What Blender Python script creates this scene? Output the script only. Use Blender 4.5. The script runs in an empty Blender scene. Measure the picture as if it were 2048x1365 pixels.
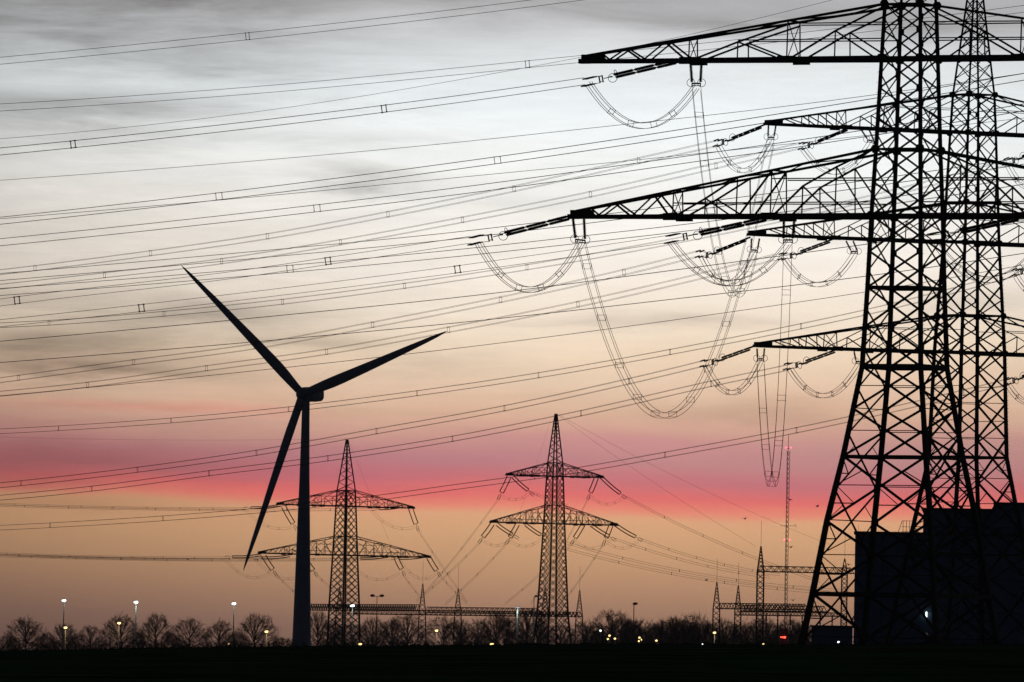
import bpy, bmesh, math, random
from mathutils import Vector, Matrix, Quaternion
random.seed(7)
R = math.radians
sc = bpy.context.scene
COL = sc.collection

# ------------------------------------------------------------------ camera
F = 22756.0                      # focal length in photo pixels (400 mm lens, 2048 px wide)
CAMZ = 1.7
PITCH = math.atan((1321 - 682.5) / F)
ROLL = R(1.0)
fw = Vector((0, math.cos(PITCH), math.sin(PITCH)))
r0 = Vector((1, 0, 0)); u0 = Vector((0, -math.sin(PITCH), math.cos(PITCH)))
rt = r0 * math.cos(ROLL) + u0 * math.sin(ROLL)
up = u0 * math.cos(ROLL) - r0 * math.sin(ROLL)
cd = bpy.data.cameras.new('camera'); cam = bpy.data.objects.new('camera', cd); COL.objects.link(cam)
cd.sensor_width = 36; cd.lens = 400; cd.clip_start = 1; cd.clip_end = 60000
Mc = Matrix((rt, up, -fw)).transposed().to_4x4(); Mc.translation = (0, 0, CAMZ)
cam.matrix_world = Mc
sc.camera = cam
CAMP = Vector((0, 0, CAMZ))

def P(px, py, D):
    d = rt * ((px - 1024) / F) - up * ((py - 682.5) / F) + fw
    return CAMP + d * (D / d.y)
def kx(px, py):
    d = rt * ((px - 1024) / F) - up * ((py - 682.5) / F) + fw
    return d.x / d.y
def hor(px): return 1321 + 0.01746 * (px - 1024)

# ------------------------------------------------------------------ colour management
sc.view_settings.view_transform = 'Standard'; sc.view_settings.look = 'None'
sc.view_settings.exposure = 0.0; sc.view_settings.gamma = 1.0
sc.view_settings.use_curve_mapping = False
HAZE = 2.2e-5

def lin(c): return tuple(((v/255)/12.92 if v/255 <= .04045 else ((v/255+.055)/1.055)**2.4) for v in c)

# ------------------------------------------------------------------ world: dusk sky
W = bpy.data.worlds.new('World'); sc.world = W; W.use_nodes = True
nt = W.node_tree; nt.nodes.clear(); N = nt.nodes; L = nt.links
def sock(v, s):
    if isinstance(v, (int, float)): s.default_value = v
    elif isinstance(v, tuple): s.default_value = v if len(v) == len(s.default_value) else v + (1,)
    else: L.new(v, s)
def M(op, a, b=0.0, c=0.0, clamp=False):
    n = N.new('ShaderNodeMath'); n.operation = op; n.use_clamp = clamp
    sock(a, n.inputs[0]); sock(b, n.inputs[1]); sock(c, n.inputs[2]); return n.outputs[0]
def MIX(f, a, b, mode='MIX'):
    n = N.new('ShaderNodeMix'); n.data_type = 'RGBA'; n.blend_type = mode
    sock(f, n.inputs[0]); sock(a, n.inputs[6]); sock(b, n.inputs[7]); return n.outputs[2]
def RAMP(f, stops, interp='LINEAR'):
    n = N.new('ShaderNodeValToRGB'); cr = n.color_ramp; cr.interpolation = interp
    while len(cr.elements) < len(stops): cr.elements.new(0.5)
    for e, (p, c) in zip(cr.elements, stops): e.position = p
    for e, (p, c) in zip(cr.elements, stops): e.color = tuple(c) + (1,)
    L.new(f, n.inputs[0]); return n.outputs[0]
tc = N.new('ShaderNodeTexCoord'); sx = N.new('ShaderNodeSeparateXYZ'); L.new(tc.outputs['Generated'], sx.inputs[0])
dx, dy, dz = sx.outputs
hyp = M('SQRT', M('ADD', M('MULTIPLY', dx, dx), M('MULTIPLY', dy, dy)))
EL = M('MULTIPLY', M('ARCTAN2', dz, hyp), F)            # elevation in photo pixels above the horizon
AZ = M('MULTIPLY', M('ARCTAN2', dx, dy), F)             # azimuth in photo pixels right of centre
cv = N.new('ShaderNodeCombineXYZ'); sock(M('MULTIPLY', AZ, 0.001), cv.inputs[0]); sock(M('MULTIPLY', EL, 0.001), cv.inputs[1])
def NOISE(sxx, syy, scale, detail=4, rough=.5, off=0.0, dist=0.0):
    m = N.new('ShaderNodeMapping'); m.inputs['Scale'].default_value = (sxx, syy, 1); m.inputs['Rotation'].default_value = (0, 0, R(3.5)); m.inputs['Location'].default_value = (off, off*.7, off)
    L.new(cv.outputs[0], m.inputs[0])
    n = N.new('ShaderNodeTexNoise'); n.inputs['Scale'].default_value = scale; n.inputs['Detail'].default_value = detail
    n.inputs['Roughness'].default_value = rough; n.inputs['Distortion'].default_value = dist
    L.new(m.outputs[0], n.inputs[0]); return n.outputs['Fac']
n1 = NOISE(.45, 2.2, 1.5, 3, .5, 3.1)
n2 = NOISE(1.0, 5.0, 1.6, 4, .5, 7.7, .4)
n3 = NOISE(1.1, 7.5, 2.0, 10, .66, 1.3, .5)
n4 = NOISE(2.2, 20, 2.6, 10, .62, 9.3, .8)
wob = M('ADD', M('MULTIPLY', M('SUBTRACT', n1, .5), 120), M('MULTIPLY', M('SUBTRACT', n2, .5), 40))
lowfade = M('SMOOTH_MIN', M('MAXIMUM', M('DIVIDE', M('SUBTRACT', EL, 250), 260), 0.06), 1.0, .2)
tilt = M('MULTIPLY', M('SMOOTH_MIN', M('MAXIMUM', M('DIVIDE', M('SUBTRACT', -250, AZ), 800), 0.0), 1.6, .3), -26)
lowwob = M('ADD', M('MULTIPLY', M('SUBTRACT', n1, .5), 34), M('MULTIPLY', M('SUBTRACT', n3, .5), 26))
ELw = M('ADD', M('ADD', EL, M('ADD', tilt, lowwob)), M('MULTIPLY', wob, lowfade))
# colour by elevation (photo pixels above the horizon); a low dusk glow below, pink band, cream, pale grey blue
stops = [(0, (126,97,86)), (60, (148,114,98)), (130, (180,138,109)), (200, (205,159,120)), (250, (220,170,127)), (284, (228,172,131)),
         (303, (238,142,120)), (330, (230,114,112)), (362, (208,118,121)), (400, (195,133,133)), (445, (205,152,141)), (500, (220,182,156)),
         (590, (236,213,187)), (690, (240,226,208)), (780, (243,234,223)), (880, (242,239,233)), (1000, (239,242,241)),
         (1120, (229,236,239)), (1210, (217,222,225)), (1290, (191,192,195)), (1400, (178,179,184))]
main = RAMP(M('DIVIDE', ELw, 1400, clamp=True), [(p/1400, lin(c)) for p, c in stops])
# cloud streaks: (photo x, y, half width, half height, amount, r, g, b) soft darker veils with wind torn edges
streaks = [(80, 20, 620, 70, .34), (900, -10, 900, 34, .20), (1500, 52, 380, 22, .22), (120, 235, 330, 30, .26), (560, 143, 190, 24, .12),
           (330, 208, 360, 18, .14), (620, 284, 280, 10, .10), (715, 370, 110, 15, .30), (180, 300, 330, 16, .08), (1000, 400, 260, 24, .05),
           (100, 690, 300, 30, .34), (420, 636, 220, 24, .32), (250, 740, 240, 14, .36), (620, 690, 200, 12, .18), (1400, 643, 200, 15, .17), (1150, 655, 240, 10, .10),
           (1700, 400, 400, 22, .07), (1500, 812, 220, 18, .13), (850, 728, 200, 12, .09), (1950, 620, 160, 22, .17), (60, 600, 200, 16, .12),
           (1900, 60, 300, 50, .14), (300, 110, 460, 18, .08), (1640, 470, 60, 10, .06)]
edge = M('MULTIPLY', M('SUBTRACT', n2, .5), 120)
edge2 = M('MULTIPLY', M('SUBTRACT', n3, .5), 60)
ELs = M('ADD', EL, M('ADD', edge, edge2))
acc = None
for (px, py, hw, hh, am) in streaks:
    a0 = (px - 1024); e0 = hor(px) - py
    q1 = M('POWER', M('DIVIDE', M('SUBTRACT', AZ, a0), hw), 2); q2 = M('POWER', M('DIVIDE', M('SUBTRACT', ELs, e0), hh * 1.35), 2)
    g = M('MULTIPLY', M('EXPONENT', M('MULTIPLY', M('ADD', q1, q2), -1)), am)
    acc = g if acc is None else M('ADD', acc, g)
fine = M('ADD', M('MULTIPLY', M('SUBTRACT', n3, .5), .42), M('MULTIPLY', M('SUBTRACT', n4, .5), .26))
leftw = M('ADD', .55, M('MULTIPLY', M('MINIMUM', M('MAXIMUM', M('DIVIDE', M('SUBTRACT', 500, AZ), 1500), 0.0), 1.0), .75))
veil = M('ADD', M('MULTIPLY', acc, M('ADD', .35, M('MULTIPLY', n3, 1.7))), M('MULTIPLY', M('MULTIPLY', fine, leftw), M('ADD', M('MULTIPLY', lowfade, .75), .14)))
veilc = M('SUBTRACT', 1.0, veil)
sky = MIX(1.0, main, MIX(M('MULTIPLY', acc, 1.0, clamp=True), (1, 1, 1), (.97, .97, 1.0)), 'MULTIPLY')
# pink and mauve cloud patches in the band
pk = [(150, 925, 380, 30, (160, 100, 106), .75), (40, 965, 200, 20, (190, 98, 100), .5), (620, 935, 200, 12, (186, 112, 120), .5), (1000, 925, 260, 14, (192, 128, 136), .5), (1500, 965, 300, 16, (190, 116, 128), .5), (120, 1010, 300, 14, (200, 150, 112), .6), (760, 912, 420, 24, (188, 126, 136), .6), (1450, 915, 500, 30, (192, 138, 140), .55),
      (330, 815, 280, 12, (226, 148, 134), .55), (430, 860, 300, 22, (206, 160, 146), .4), (1240, 885, 260, 14, (204, 140, 146), .5), (700, 950, 300, 18, (206, 112, 128), .5), (1900, 900, 250, 40, (176, 140, 140), .4),
      (560, 985, 220, 16, (240, 112, 112), .5)]
for (px, py, hw, hh, c, am) in pk:
    a0 = (px - 1024); e0 = hor(px) - py
    q1 = M('POWER', M('DIVIDE', M('SUBTRACT', AZ, a0), hw), 2); q2 = M('POWER', M('DIVIDE', M('SUBTRACT', M('ADD', EL, M('MULTIPLY', M('ADD', edge, edge2), .62)), e0), hh * 1.15), 2)
    g = M('MULTIPLY', M('EXPONENT', M('MULTIPLY', M('ADD', q1, q2), -1)), am)
    sky = MIX(g, sky, tuple(lin(c)) + (1,))
# afterglow is centred right of the middle and fades sideways, behind and overhead
azd = M('ABSOLUTE', M('SUBTRACT', AZ, 330))
side = RAMP(M('DIVIDE', azd, 72000, clamp=True), [(0, (1, 1, 1)), (500/72000, (.97,)*3), (900/72000, (.86,)*3), (1400/72000, (.66,)*3), (6000/72000, (.55,)*3), (20000/72000, (.3,)*3), (42000/72000, (.13,.14,.17)), (1, (.10,.115,.15))])
elev = RAMP(M('DIVIDE', EL, 36000, clamp=True), [(0, (1, 1, 1)), (1500/36000, (1, 1, 1)), (4500/36000, (.5, .52, .56)), (11000/36000, (.17, .19, .24)), (22000/36000, (.07, .085, .13)), (1, (.04, .05, .09))])
lowd = RAMP(M('DIVIDE', EL, 260, clamp=True), [(0, (1, 1, 1)), (1, (1, 1, 1))])
sky = MIX(1.0, sky, side, 'MULTIPLY'); sky = MIX(1.0, sky, elev, 'MULTIPLY')
vm = N.new('ShaderNodeVectorMath'); vm.operation = 'SCALE'; L.new(sky, vm.inputs[0]); L.new(veilc, vm.inputs['Scale'])
ns = N.new('ShaderNodeTexSky'); ns.sky_type = 'NISHITA'; ns.sun_disc = False
ns.sun_elevation = R(-3); ns.sun_rotation = R(2); ns.air_density = 1; ns.dust_density = 1
bgA = N.new('ShaderNodeBackground'); bgA.inputs[1].default_value = 0.05; L.new(ns.outputs[0], bgA.inputs[0])
bgB = N.new('ShaderNodeBackground'); bgB.inputs[1].default_value = 1.14; L.new(vm.outputs[0], bgB.inputs[0])
ad = N.new('ShaderNodeAddShader'); L.new(bgA.outputs[0], ad.inputs[0]); L.new(bgB.outputs[0], ad.inputs[1])
wo = N.new('ShaderNodeOutputWorld'); L.new(ad.outputs[0], wo.inputs[0])

sl = bpy.data.lights.new('sun', 'SUN'); sl.energy = 0.03; sl.angle = R(6); sl.color = (1, .6, .45)
so = bpy.data.objects.new('sun', sl); COL.objects.link(so)
so.rotation_euler = Vector((-.03, -1, -.01)).to_track_quat('-Z', 'Y').to_euler()   # last glow from behind the scene

# ------------------------------------------------------------------ materials
def mat(name, base, rough=.7, metal=0.0, emit=None, es=0.0, var=.25, scale=3.0, spec=.12):
    m = bpy.data.materials.new(name); m.use_nodes = True; t = m.node_tree; b = t.nodes['Principled BSDF']
    b.inputs['Roughness'].default_value = rough; b.inputs['Metallic'].default_value = metal; b.inputs['Specular IOR Level'].default_value = spec
    tx = t.nodes.new('ShaderNodeTexCoord'); nz = t.nodes.new('ShaderNodeTexNoise'); nz.inputs['Scale'].default_value = scale
    nz.inputs['Detail'].default_value = 5; t.links.new(tx.outputs['Object'], nz.inputs[0])
    rp = t.nodes.new('ShaderNodeValToRGB'); rp.color_ramp.elements[0].position = .3; rp.color_ramp.elements[1].position = .7
    rp.color_ramp.elements[0].color = tuple(v*(1-var) for v in base) + (1,); rp.color_ramp.elements[1].color = tuple(min(1, v*(1+var)) for v in base) + (1,)
    t.links.new(nz.outputs['Fac'], rp.inputs[0]); t.links.new(rp.outputs[0], b.inputs['Base Color'])
    if emit: b.inputs['Emission Color'].default_value = tuple(emit) + (1,); b.inputs['Emission Strength'].default_value = es
    return m
STEEL = mat('painted_lattice_steel', (.026, .028, .027), .75)
STEEL2 = mat('weathered_lattice_steel', (.035, .035, .033), .75)
CHINA = mat('glazed_insulator', (.03, .018, .014), .35, var=.3)
WIRE = mat('aluminium_conductor', (.05, .05, .048), .55)
TURB = mat('turbine_coating', (.11, .14, .20), .55, var=.04, scale=.2)
BLADE = mat('blade_coating', (.10, .13, .19), .5, var=.04, scale=.2)
GRASS = mat('field_grass', (.030, .062, .024), .95, var=.7, scale=.15, spec=0.0)
GROUND = mat('far_ground', (.03, .032, .02), .95, var=.5, scale=.02, spec=0.0)
BARK = mat('bark', (.06, .045, .032), .9, var=.3)
TWIG = mat('twigs', (.12, .085, .06), .9, var=.3)
BUSH = mat('bush_foliage', (.03, .04, .018), .9, var=.5)
CLAD = mat('dark_blue_cladding', (.07, .10, .16), .8, var=.15, scale=.4)
CLAD2 = mat('dark_roof_trim', (.04, .045, .06), .6, var=.2)
CONC = mat('concrete', (.28, .26, .22), .9, var=.2, scale=1.5)
POLE = mat('galvanised_pole', (.16, .16, .16), .6, 0, var=.1)
RED = mat('red_glow', (.2, .01, .01), .5, emit=(1, .06, .09), es=7)
WHITEL = mat('white_lamp_glow', (.6, .6, .6), .5, emit=(.85, 1, .95), es=3.2)
YELLOWL = mat('yellow_lamp_glow', (.6, .5, .3), .5, emit=(1, .70, .28), es=2.2)
BIRD = mat('bird_feathers', (.03, .03, .03), .8)
TAIL = mat('tail_lamp_red', (.4, .01, .01), .5, emit=(1, .05, .03), es=6)

# ------------------------------------------------------------------ helpers
def setp(o, label=None, cat=None, group=None, kind=None):
    if label: o['label'] = label
    if cat: o['category'] = cat
    if group: o['group'] = group
    if kind: o['kind'] = kind
    return o
def empty(name, loc, rz=0.0, **k):
    o = bpy.data.objects.new(name, None); COL.objects.link(o); o.location = loc; o.rotation_euler = (0, 0, rz); o.empty_display_size = .5
    return setp(o, **k)
def link(name, me, parent=None, mtx=None, **k):
    o = bpy.data.objects.new(name, me); COL.objects.link(o)
    if parent: o.parent = parent
    if mtx is not None: o.matrix_basis = mtx
    return setp(o, **k)
def mesh(name, v, f, m, smooth=False):
    me = bpy.data.meshes.new(name); me.from_pydata([tuple(p) for p in v], [], f); me.update()
    if isinstance(m, (list, tuple)):
        for x in m: me.materials.append(x)
    else: me.materials.append(m)
    if smooth: me.polygons.foreach_set('use_smooth', [True]*len(me.polygons))
    return me
def prism(sec, name, m):
    n = len(sec); v = [(x, y, 0) for x, y in sec] + [(x, y, 1) for x, y in sec]
    f = [(i, (i+1) % n, n+(i+1) % n, n+i) for i in range(n)] + [tuple(range(n))[::-1], tuple(range(n, 2*n))]
    return mesh(name, v, f, m)
ANG = [(-.5, -.5), (.5, -.5), (.5, -.36), (-.36, -.36), (-.36, .5), (-.5, .5)]
SQ = [(-.5, -.5), (.5, -.5), (.5, .5), (-.5, .5)]
OCT = [(.5*math.cos(a*PI8), .5*math.sin(a*PI8)) for PI8 in [math.pi/4] for a in range(8)]
BARS = {('ang', m.name): prism(ANG, 'angle_bar', m) for m in (STEEL, STEEL2)}
for m in (STEEL, STEEL2, CHINA, POLE, CONC, CLAD2): BARS[('sq', m.name)] = prism(SQ, 'flat_bar', m)
for m in (STEEL, STEEL2, POLE, WIRE): BARS[('oct', m.name)] = prism(OCT, 'round_bar', m)
def frame(p, q, w, h=None):
    p = Vector(p); q = Vector(q); d = q - p; Ln = d.length; z = d / Ln
    ref = Vector((0, 0, 1)) if abs(z.z) < .95 else Vector((0, 1, 0))
    x = ref.cross(z).normalized(); y = z.cross(x)
    h = w if h is None else h
    return Matrix(((x.x*w, y.x*h, d.x, p.x), (x.y*w, y.y*h, d.y, p.y), (x.z*w, y.z*h, d.z, p.z), (0, 0, 0, 1)))
def bar(name, p, q, w, parent, kind='ang', m=STEEL, h=None, **k):
    # scaled shared bar; the local matrix is exact (rotation * scale only)
    return link(name, BARS[(kind, m.name)], parent, frame(p, q, w, h), **k)
class MB:
    def __init__(s): s.v = []; s.f = []
    def prism(s, p, q, w, sec=ANG, w2=None, h=None):
        Mx = frame(p, q, w, h); k = 1 if w2 is None else w2 / w; n = len(sec); b = len(s.v)
        for x, y in sec: s.v.append(Mx @ Vector((x, y, 0)))
        for x, y in sec: s.v.append(Mx @ Vector((x*k, y*k, 1)))
        s.f += [(b+i, b+(i+1) % n, b+n+(i+1) % n, b+n+i) for i in range(n)] + [tuple(b+i for i in range(n))[::-1], tuple(b+n+i for i in range(n))]
    def box(s, c, sz):
        c = Vector(c); x, y, z = [a/2 for a in sz]; b = len(s.v)
        for dx in (-x, x):
            for dy in (-y, y):
                for dz in (-z, z): s.v.append(c + Vector((dx, dy, dz)))
        s.f += [(b+a, b+c1, b+d, b+e) for a, c1, d, e in ((0, 1, 3, 2), (4, 6, 7, 5), (0, 4, 5, 1), (2, 3, 7, 6), (0, 2, 6, 4), (1, 5, 7, 3))]
    def lathe(s, p, q, prof, n=8):
        p = Vector(p); q = Vector(q); d = q - p; z = d.normalized()
        ref = Vector((0, 0, 1)) if abs(z.z) < .95 else Vector((0, 1, 0))
        x = ref.cross(z).normalized(); y = z.cross(x); b = len(s.v)
        for t, r in prof:
            for i in range(n):
                a = 2*math.pi*i/n; s.v.append(p + d*t + (x*math.cos(a) + y*math.sin(a))*r)
        for j in range(len(prof)-1):
            for i in range(n):
                i2 = (i+1) % n; s.f.append((b+j*n+i, b+j*n+i2, b+(j+1)*n+i2, b+(j+1)*n+i))
        s.f.append(tuple(b+i for i in range(n))[::-1]); s.f.append(tuple(b+(len(prof)-1)*n+i for i in range(n)))
    def tube(s, pts, r, n=4, r2=None):
        b = len(s.v); m = len(pts); pts = [Vector(p) for p in pts]
        for j, p in enumerate(pts):
            t = (pts[min(j+1, m-1)] - pts[max(j-1, 0)]).normalized()
            ref = Vector((0, 0, 1)) if abs(t.z) < .9 else Vector((0, 1, 0))
            x = ref.cross(t).normalized(); y = t.cross(x); rr = r if r2 is None else r + (r2-r)*j/(m-1)
            for i in range(n):
                a = 2*math.pi*(i+.5)/n; s.v.append(p + (x*math.cos(a) + y*math.sin(a))*rr)
        for j in range(m-1):
            for i in range(n):
                i2 = (i+1) % n; s.f.append((b+j*n+i, b+j*n+i2, b+(j+1)*n+i2, b+(j+1)*n+i))
        s.f.append(tuple(b+i for i in range(n))[::-1]); s.f.append(tuple(b+(m-1)*n+i for i in range(n)))
    def mesh(s, name, m, smooth=False): return mesh(name, s.v, s.f, m, smooth)
    def obj(s, name, m, parent=None, smooth=False, **k): return link(name, s.mesh(name, m, smooth), parent, **k)
def lerp(a, b, t): return a + (b - a) * t
def plf(tab, z):
    if z <= tab[0][0]: return tab[0][1]
    for (a, b), (c, d) in zip(tab, tab[1:]):
        if z <= c: return lerp(b, d, (z - a) / (c - a))
    return tab[-1][1]

# ------------------------------------------------------------------ ground
def crest(X):
    return plf([(-200, 1.45), (-27, 1.70), (-19, 1.96), (-11, 2.2), (2, 2.55), (18, 2.83), (27, 2.97), (200, 3.4)], X)
def gz(X, Y):
    if Y < 150: b = 0.0
    elif Y < 600: t = (Y-150)/450; b = t*t*(3-2*t)
    elif Y < 800: t = (Y-600)/200; b = 1 - t*t*(3-2*t)
    else: b = 0.0
    return crest(X) * b + (math.sin(X*.9 + Y*.03)*.012 + math.sin(X*.31)*.018) * b
v = []; f = []
xs = [-200 + 4*i for i in range(101)]; ys = [-60, 0, 60, 120] + [150 + 22.5*i for i in range(21)] + [630, 660, 700, 740, 770, 800]
for Y in ys:
    for X in xs: v.append((X, Y, gz(X, Y)))
nx = len(xs)
for j in range(len(ys)-1):
    for i in range(nx-1): f.append((j*nx+i, j*nx+i+1, (j+1)*nx+i+1, (j+1)*nx+i))
link('field', mesh('field', v, f, GRASS, True), kind='structure', label='dark grass field rising to a low crest in front of everything')
link('ground', mesh('ground', [(-9000, 760, -.05), (9000, 760, -.05), (9000, 12000, -.05), (-9000, 12000, -.05)], [(0, 1, 2, 3)], GROUND), kind='structure', label='flat dark land beyond the field crest')

# ------------------------------------------------------------------ haze over the land
hz = MB(); hz.box((0, 6100, 74.5), (19000, 12400, 151))
hm = bpy.data.materials.new('dusk_haze'); hm.use_nodes = True; hn = hm.node_tree; hn.nodes.clear()
hv = hn.nodes.new('ShaderNodeVolumePrincipled'); hv.inputs['Color'].default_value = (.90, .88, .87, 1); hv.inputs['Density'].default_value = HAZE; hv.inputs['Anisotropy'].default_value = .3
ho = hn.nodes.new('ShaderNodeOutputMaterial'); hn.links.new(hv.outputs[0], ho.inputs['Volume'])
hz.obj('haze', hm, kind='stuff', label='thin dusk haze lying over the whole flat landscape')
# tufts along the field crest
gt = MB(); grnd = random.Random(2)
for k in range(7000):
    X = grnd.uniform(-34, 34); Y = grnd.uniform(540, 660); z = gz(X, Y); h = grnd.uniform(.02, .07) * (1 + 1.2*max(0, math.sin(X*1.7)*math.sin(X*.43+1))); w_ = grnd.uniform(.02, .06); b = len(gt.v)
    gt.v += [Vector((X-w_, Y, z-.02)), Vector((X+w_, Y, z-.02)), Vector((X+grnd.uniform(-.05, .05), Y, z+h))]; gt.f.append((b, b+1, b+2))
gt.obj('grass', GRASS, kind='stuff', label='short uneven grass along the crest of the dark field', cat='grass')

# ------------------------------------------------------------------ lattice pylons
class Tower:
    def __init__(s, px, py, D, rot, name, label, cat, m=STEEL, group=None):
        s.base = P(px, py, D); s.base.z = 0; s.rot = rot; s.m = m
        s.e = empty(name, s.base, rot, label=label, cat=cat, group=group)
        s.a = Vector((math.cos(rot), math.sin(rot), 0)); s.l = Vector((-math.sin(rot), math.cos(rot), 0))
        s.count = {}
    def world(s, p): return s.base + s.a*p[0] + s.l*p[1] + Vector((0, 0, p[2]))
    def z_at(s, py):   # height on the tower axis seen at photo row py
        k = s.base.y; lo = P(s.axis_px(py), py, k); return lo.z
    def axis_px(s, py): return s.px0 + 0.01746*(s.hy - py)
    def D_on(s, px, py):
        k = kx(px, py); x = (k*s.base.y - s.base.x) / (s.a.x - k*s.a.y); return s.base.y + s.a.y*x
def corner(W2, i, z):
    sx, sy = ((-1, -1), (1, -1), (1, 1), (-1, 1))[i]; return Vector((sx*W2, sy*W2, z))
def body(T, prof, levels, lw, bw, style='x', stag=True, horiz=(), second=None, plates=True):
    m = T.m; e = T.e
    Wf = lambda z: plf(prof, z) / 2
    zs = [p[0] for p in prof]
    legs = []
    for i in range(4):
        parts = sorted(set([levels[0]] + [z for z in zs if levels[0] < z < levels[-1]] + [levels[-1]]))
        b = MB()
        for z0, z1 in zip(parts, parts[1:]):
            b.prism(corner(Wf(z0), i, z0), corner(Wf(z1), i, z1), plf(lw, z0), SQ, w2=plf(lw, z1))
        legs.append(b.obj('leg', m, e))
    def node(i, z): return corner(Wf(z), i, z)
    for fidx in range(4):
        i, j = fidx, (fidx+1) % 4
        lv = list(levels)
        if stag and fidx in (1, 3):
            lv = [levels[0]] + [(a+b)/2 for a, b in zip(levels, levels[1:])] + [levels[-1]]
        if style == 'double':
            st = lv
            for k in range(len(st)-2):
                w = plf(bw, st[k])
                bar('diagonal_brace', node(i, st[k]), node(j, st[k+2]), w, e, m=m)
                bar('diagonal_brace', node(j, st[k]), node(i, st[k+2]), w, e, m=m)
            for a, b2, c, d in ((i, st[0], j, st[1]), (j, st[0], i, st[1]), (i, st[-2], j, st[-1]), (j, st[-2], i, st[-1])):
                bar('diagonal_brace', node(a, b2), node(c, d), plf(bw, b2), e, m=m)
        elif style == 'zigzag':
            for k in range(len(lv)-1):
                a, b2 = (i, j) if (k+fidx) % 2 else (j, i)
                bar('diagonal_brace', node(a, lv[k]), node(b2, lv[k+1]), plf(bw, lv[k]), e, m=m)
        else:
            for z0, z1 in zip(lv, lv[1:]):
                w = plf(bw, z0)
                bar('diagonal_brace', node(i, z0), node(j, z1), w, e, m=m)
                bar('diagonal_brace', node(j, z0), node(i, z1), w, e, m=m)
                if second and z0 < second:
                    W0, W1 = Wf(z0), Wf(z1); t = W0/(W0+W1); zc = lerp(z0, z1, t)
                    C = (node(i, z0) + (node(j, z1)-node(i, z0))*t)
                    for a in (i, j):
                        other = j if a == i else i
                        bar('secondary_strut', node(a, zc), C, w*.42, e, m=m)
                        q0 = node(a, z0).lerp(C, .5); q1 = C.lerp(node(a, z1), .5)
                        zl = lerp(z0, zc, .5); zh = lerp(zc, z1, .5)
                        if z1 - z0 > 3.6:
                            bar('secondary_strut', node(a, zl), q0, w*.5, e, m=m)
                            bar('secondary_strut', node(a, zc), q0, w*.42, e, m=m)
                            bar('secondary_strut', node(a, zc), q1, w*.42, e, m=m)
        if plates:
            for z in lv[1:-1]:
                n = (node(i, z) + node(j, z))/2; n.z = 0; n.normalize()
                for a in (i, j):
                    pt = node(a, z); dirx = (node(j, z)-node(i, z)).normalized() * (1 if a == i else -1)
                    hgt = plates if isinstance(plates, float) else .45
                    bar('gusset_plate', pt + dirx*.02 + Vector((0, 0, -hgt/2)) + n*.03, pt + dirx*.02 + Vector((0, 0, hgt/2)) + n*.03, hgt*.62 , e, 'sq', m, h=.03) if False else \
                    GUS.append((T, pt + dirx*hgt*.22 + n*(plf(lw, z)*.5+.02), dirx, n, hgt))
    for z, w in horiz:
        for fidx in range(4):
            bar('horizontal_strut', node(fidx, z), node((fidx+1) % 4, z), w, e, m=m)
        bar('horizontal_strut', node(0, z), node(2, z), w*.6, e, m=m)
        bar('horizontal_strut', node(1, z), node(3, z), w*.6, e, m=m)
    return Wf
GUS = []
oct_v = [(.5, .20), (.30, .5), (-.30, .5), (-.5, .20), (-.5, -.20), (-.30, -.5), (.30, -.5), (.5, -.20)]
GP = {m.name: mesh('gusset', [(x, -.5, z) for x, z in oct_v] + [(x, .5, z) for x, z in oct_v],
     [tuple(range(8)), tuple(range(15, 7, -1))] + [(i, 8+i, 8+(i+1) % 8, (i+1) % 8) for i in range(8)], m) for m in (STEEL, STEEL2)}
def gusset(T, c, dirx, n, w, h=None, th=.03, parent=None):
    h = h or w*1.35; dirx = dirx.normalized(); n = n.normalized()
    mt = Matrix(((dirx.x*w, n.x*th, 0, c.x), (dirx.y*w, n.y*th, 0, c.y), (0, 0, h, c.z), (0, 0, 0, 1)))
    return link('gusset_plate', GP[T.m.name], parent or T.e, mt)
PAT = dict(posts=[(.338, 0, 1), (.668, 0, 1), (.453, 0, 1), (.559, 0, .55), (.232, 0, .57), (.121, 0, .83)],
           diags=[(.66, 0, .559, .55), (.559, .55, .453, 1), (.559, .55, .47, 0), (.445, 0, .338, 1),
                  (.33, 0, .232, .57), (.232, .57, .121, .83), (.121, .83, 0, 1), (.232, .57, .126, 0), (.121, .83, .017, 0),
                  (.68, 0, .736, 1), (.736, 1, .81, 0), (.81, 0, .87, 1), (.87, 1, .93, 0), (.93, 0, .96, 1)],
           frames=[.338, .668], levels=[(.668, 0, .62), (.338, 0, .62)], lvz=[.20, .56], plan=[0, .11, .23, .338, .45, .56, .668, .74, .81, .87, .93])
PATU = dict(posts=[(.318, 0, 1), (.65, 0, 1), (.485, 0, .58), (.157, 0, .60)],
           diags=[(.64, 0, .485, .58), (.485, .58, .318, .9), (.485, .58, .34, 0), (.31, 0, .157, .60), (.157, .60, 0, .95), (.157, .60, .02, 0),
                  (.66, 0, .735, 1), (.735, 1, .81, 0), (.81, 0, .87, 1), (.87, 1, .93, 0), (.93, 0, .96, 1)],
           frames=[.318, .65], levels=[], lvz=[.36, .66], plan=[0, .16, .318, .485, .65, .735, .81, .87, .93])
PAT2 = dict(posts=[(.63, 0, 1), (.73, 0, 1), (.82, 0, 1), (.50, 0, .6), (.37, 0, 1), (.20, 0, .62)],
           diags=[(.92, 1, .82, 0), (.82, 1, .73, 0), (.73, 1, .63, 0), (.63, 0, .50, .6), (.50, .6, .37, 1), (.50, .6, .39, 0), (.36, 0, .20, .62), (.20, .62, 0, 1), (.20, .62, .04, 0)],
           frames=[.37, .63], levels=[], lvz=[.60], plan=[0, .2, .37, .5, .63, .73, .82, .92])
PAT['lvu'] = [.668, .338]; PATU['lvu'] = [.485, .318]; PAT2['lvu'] = [.36]
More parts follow.
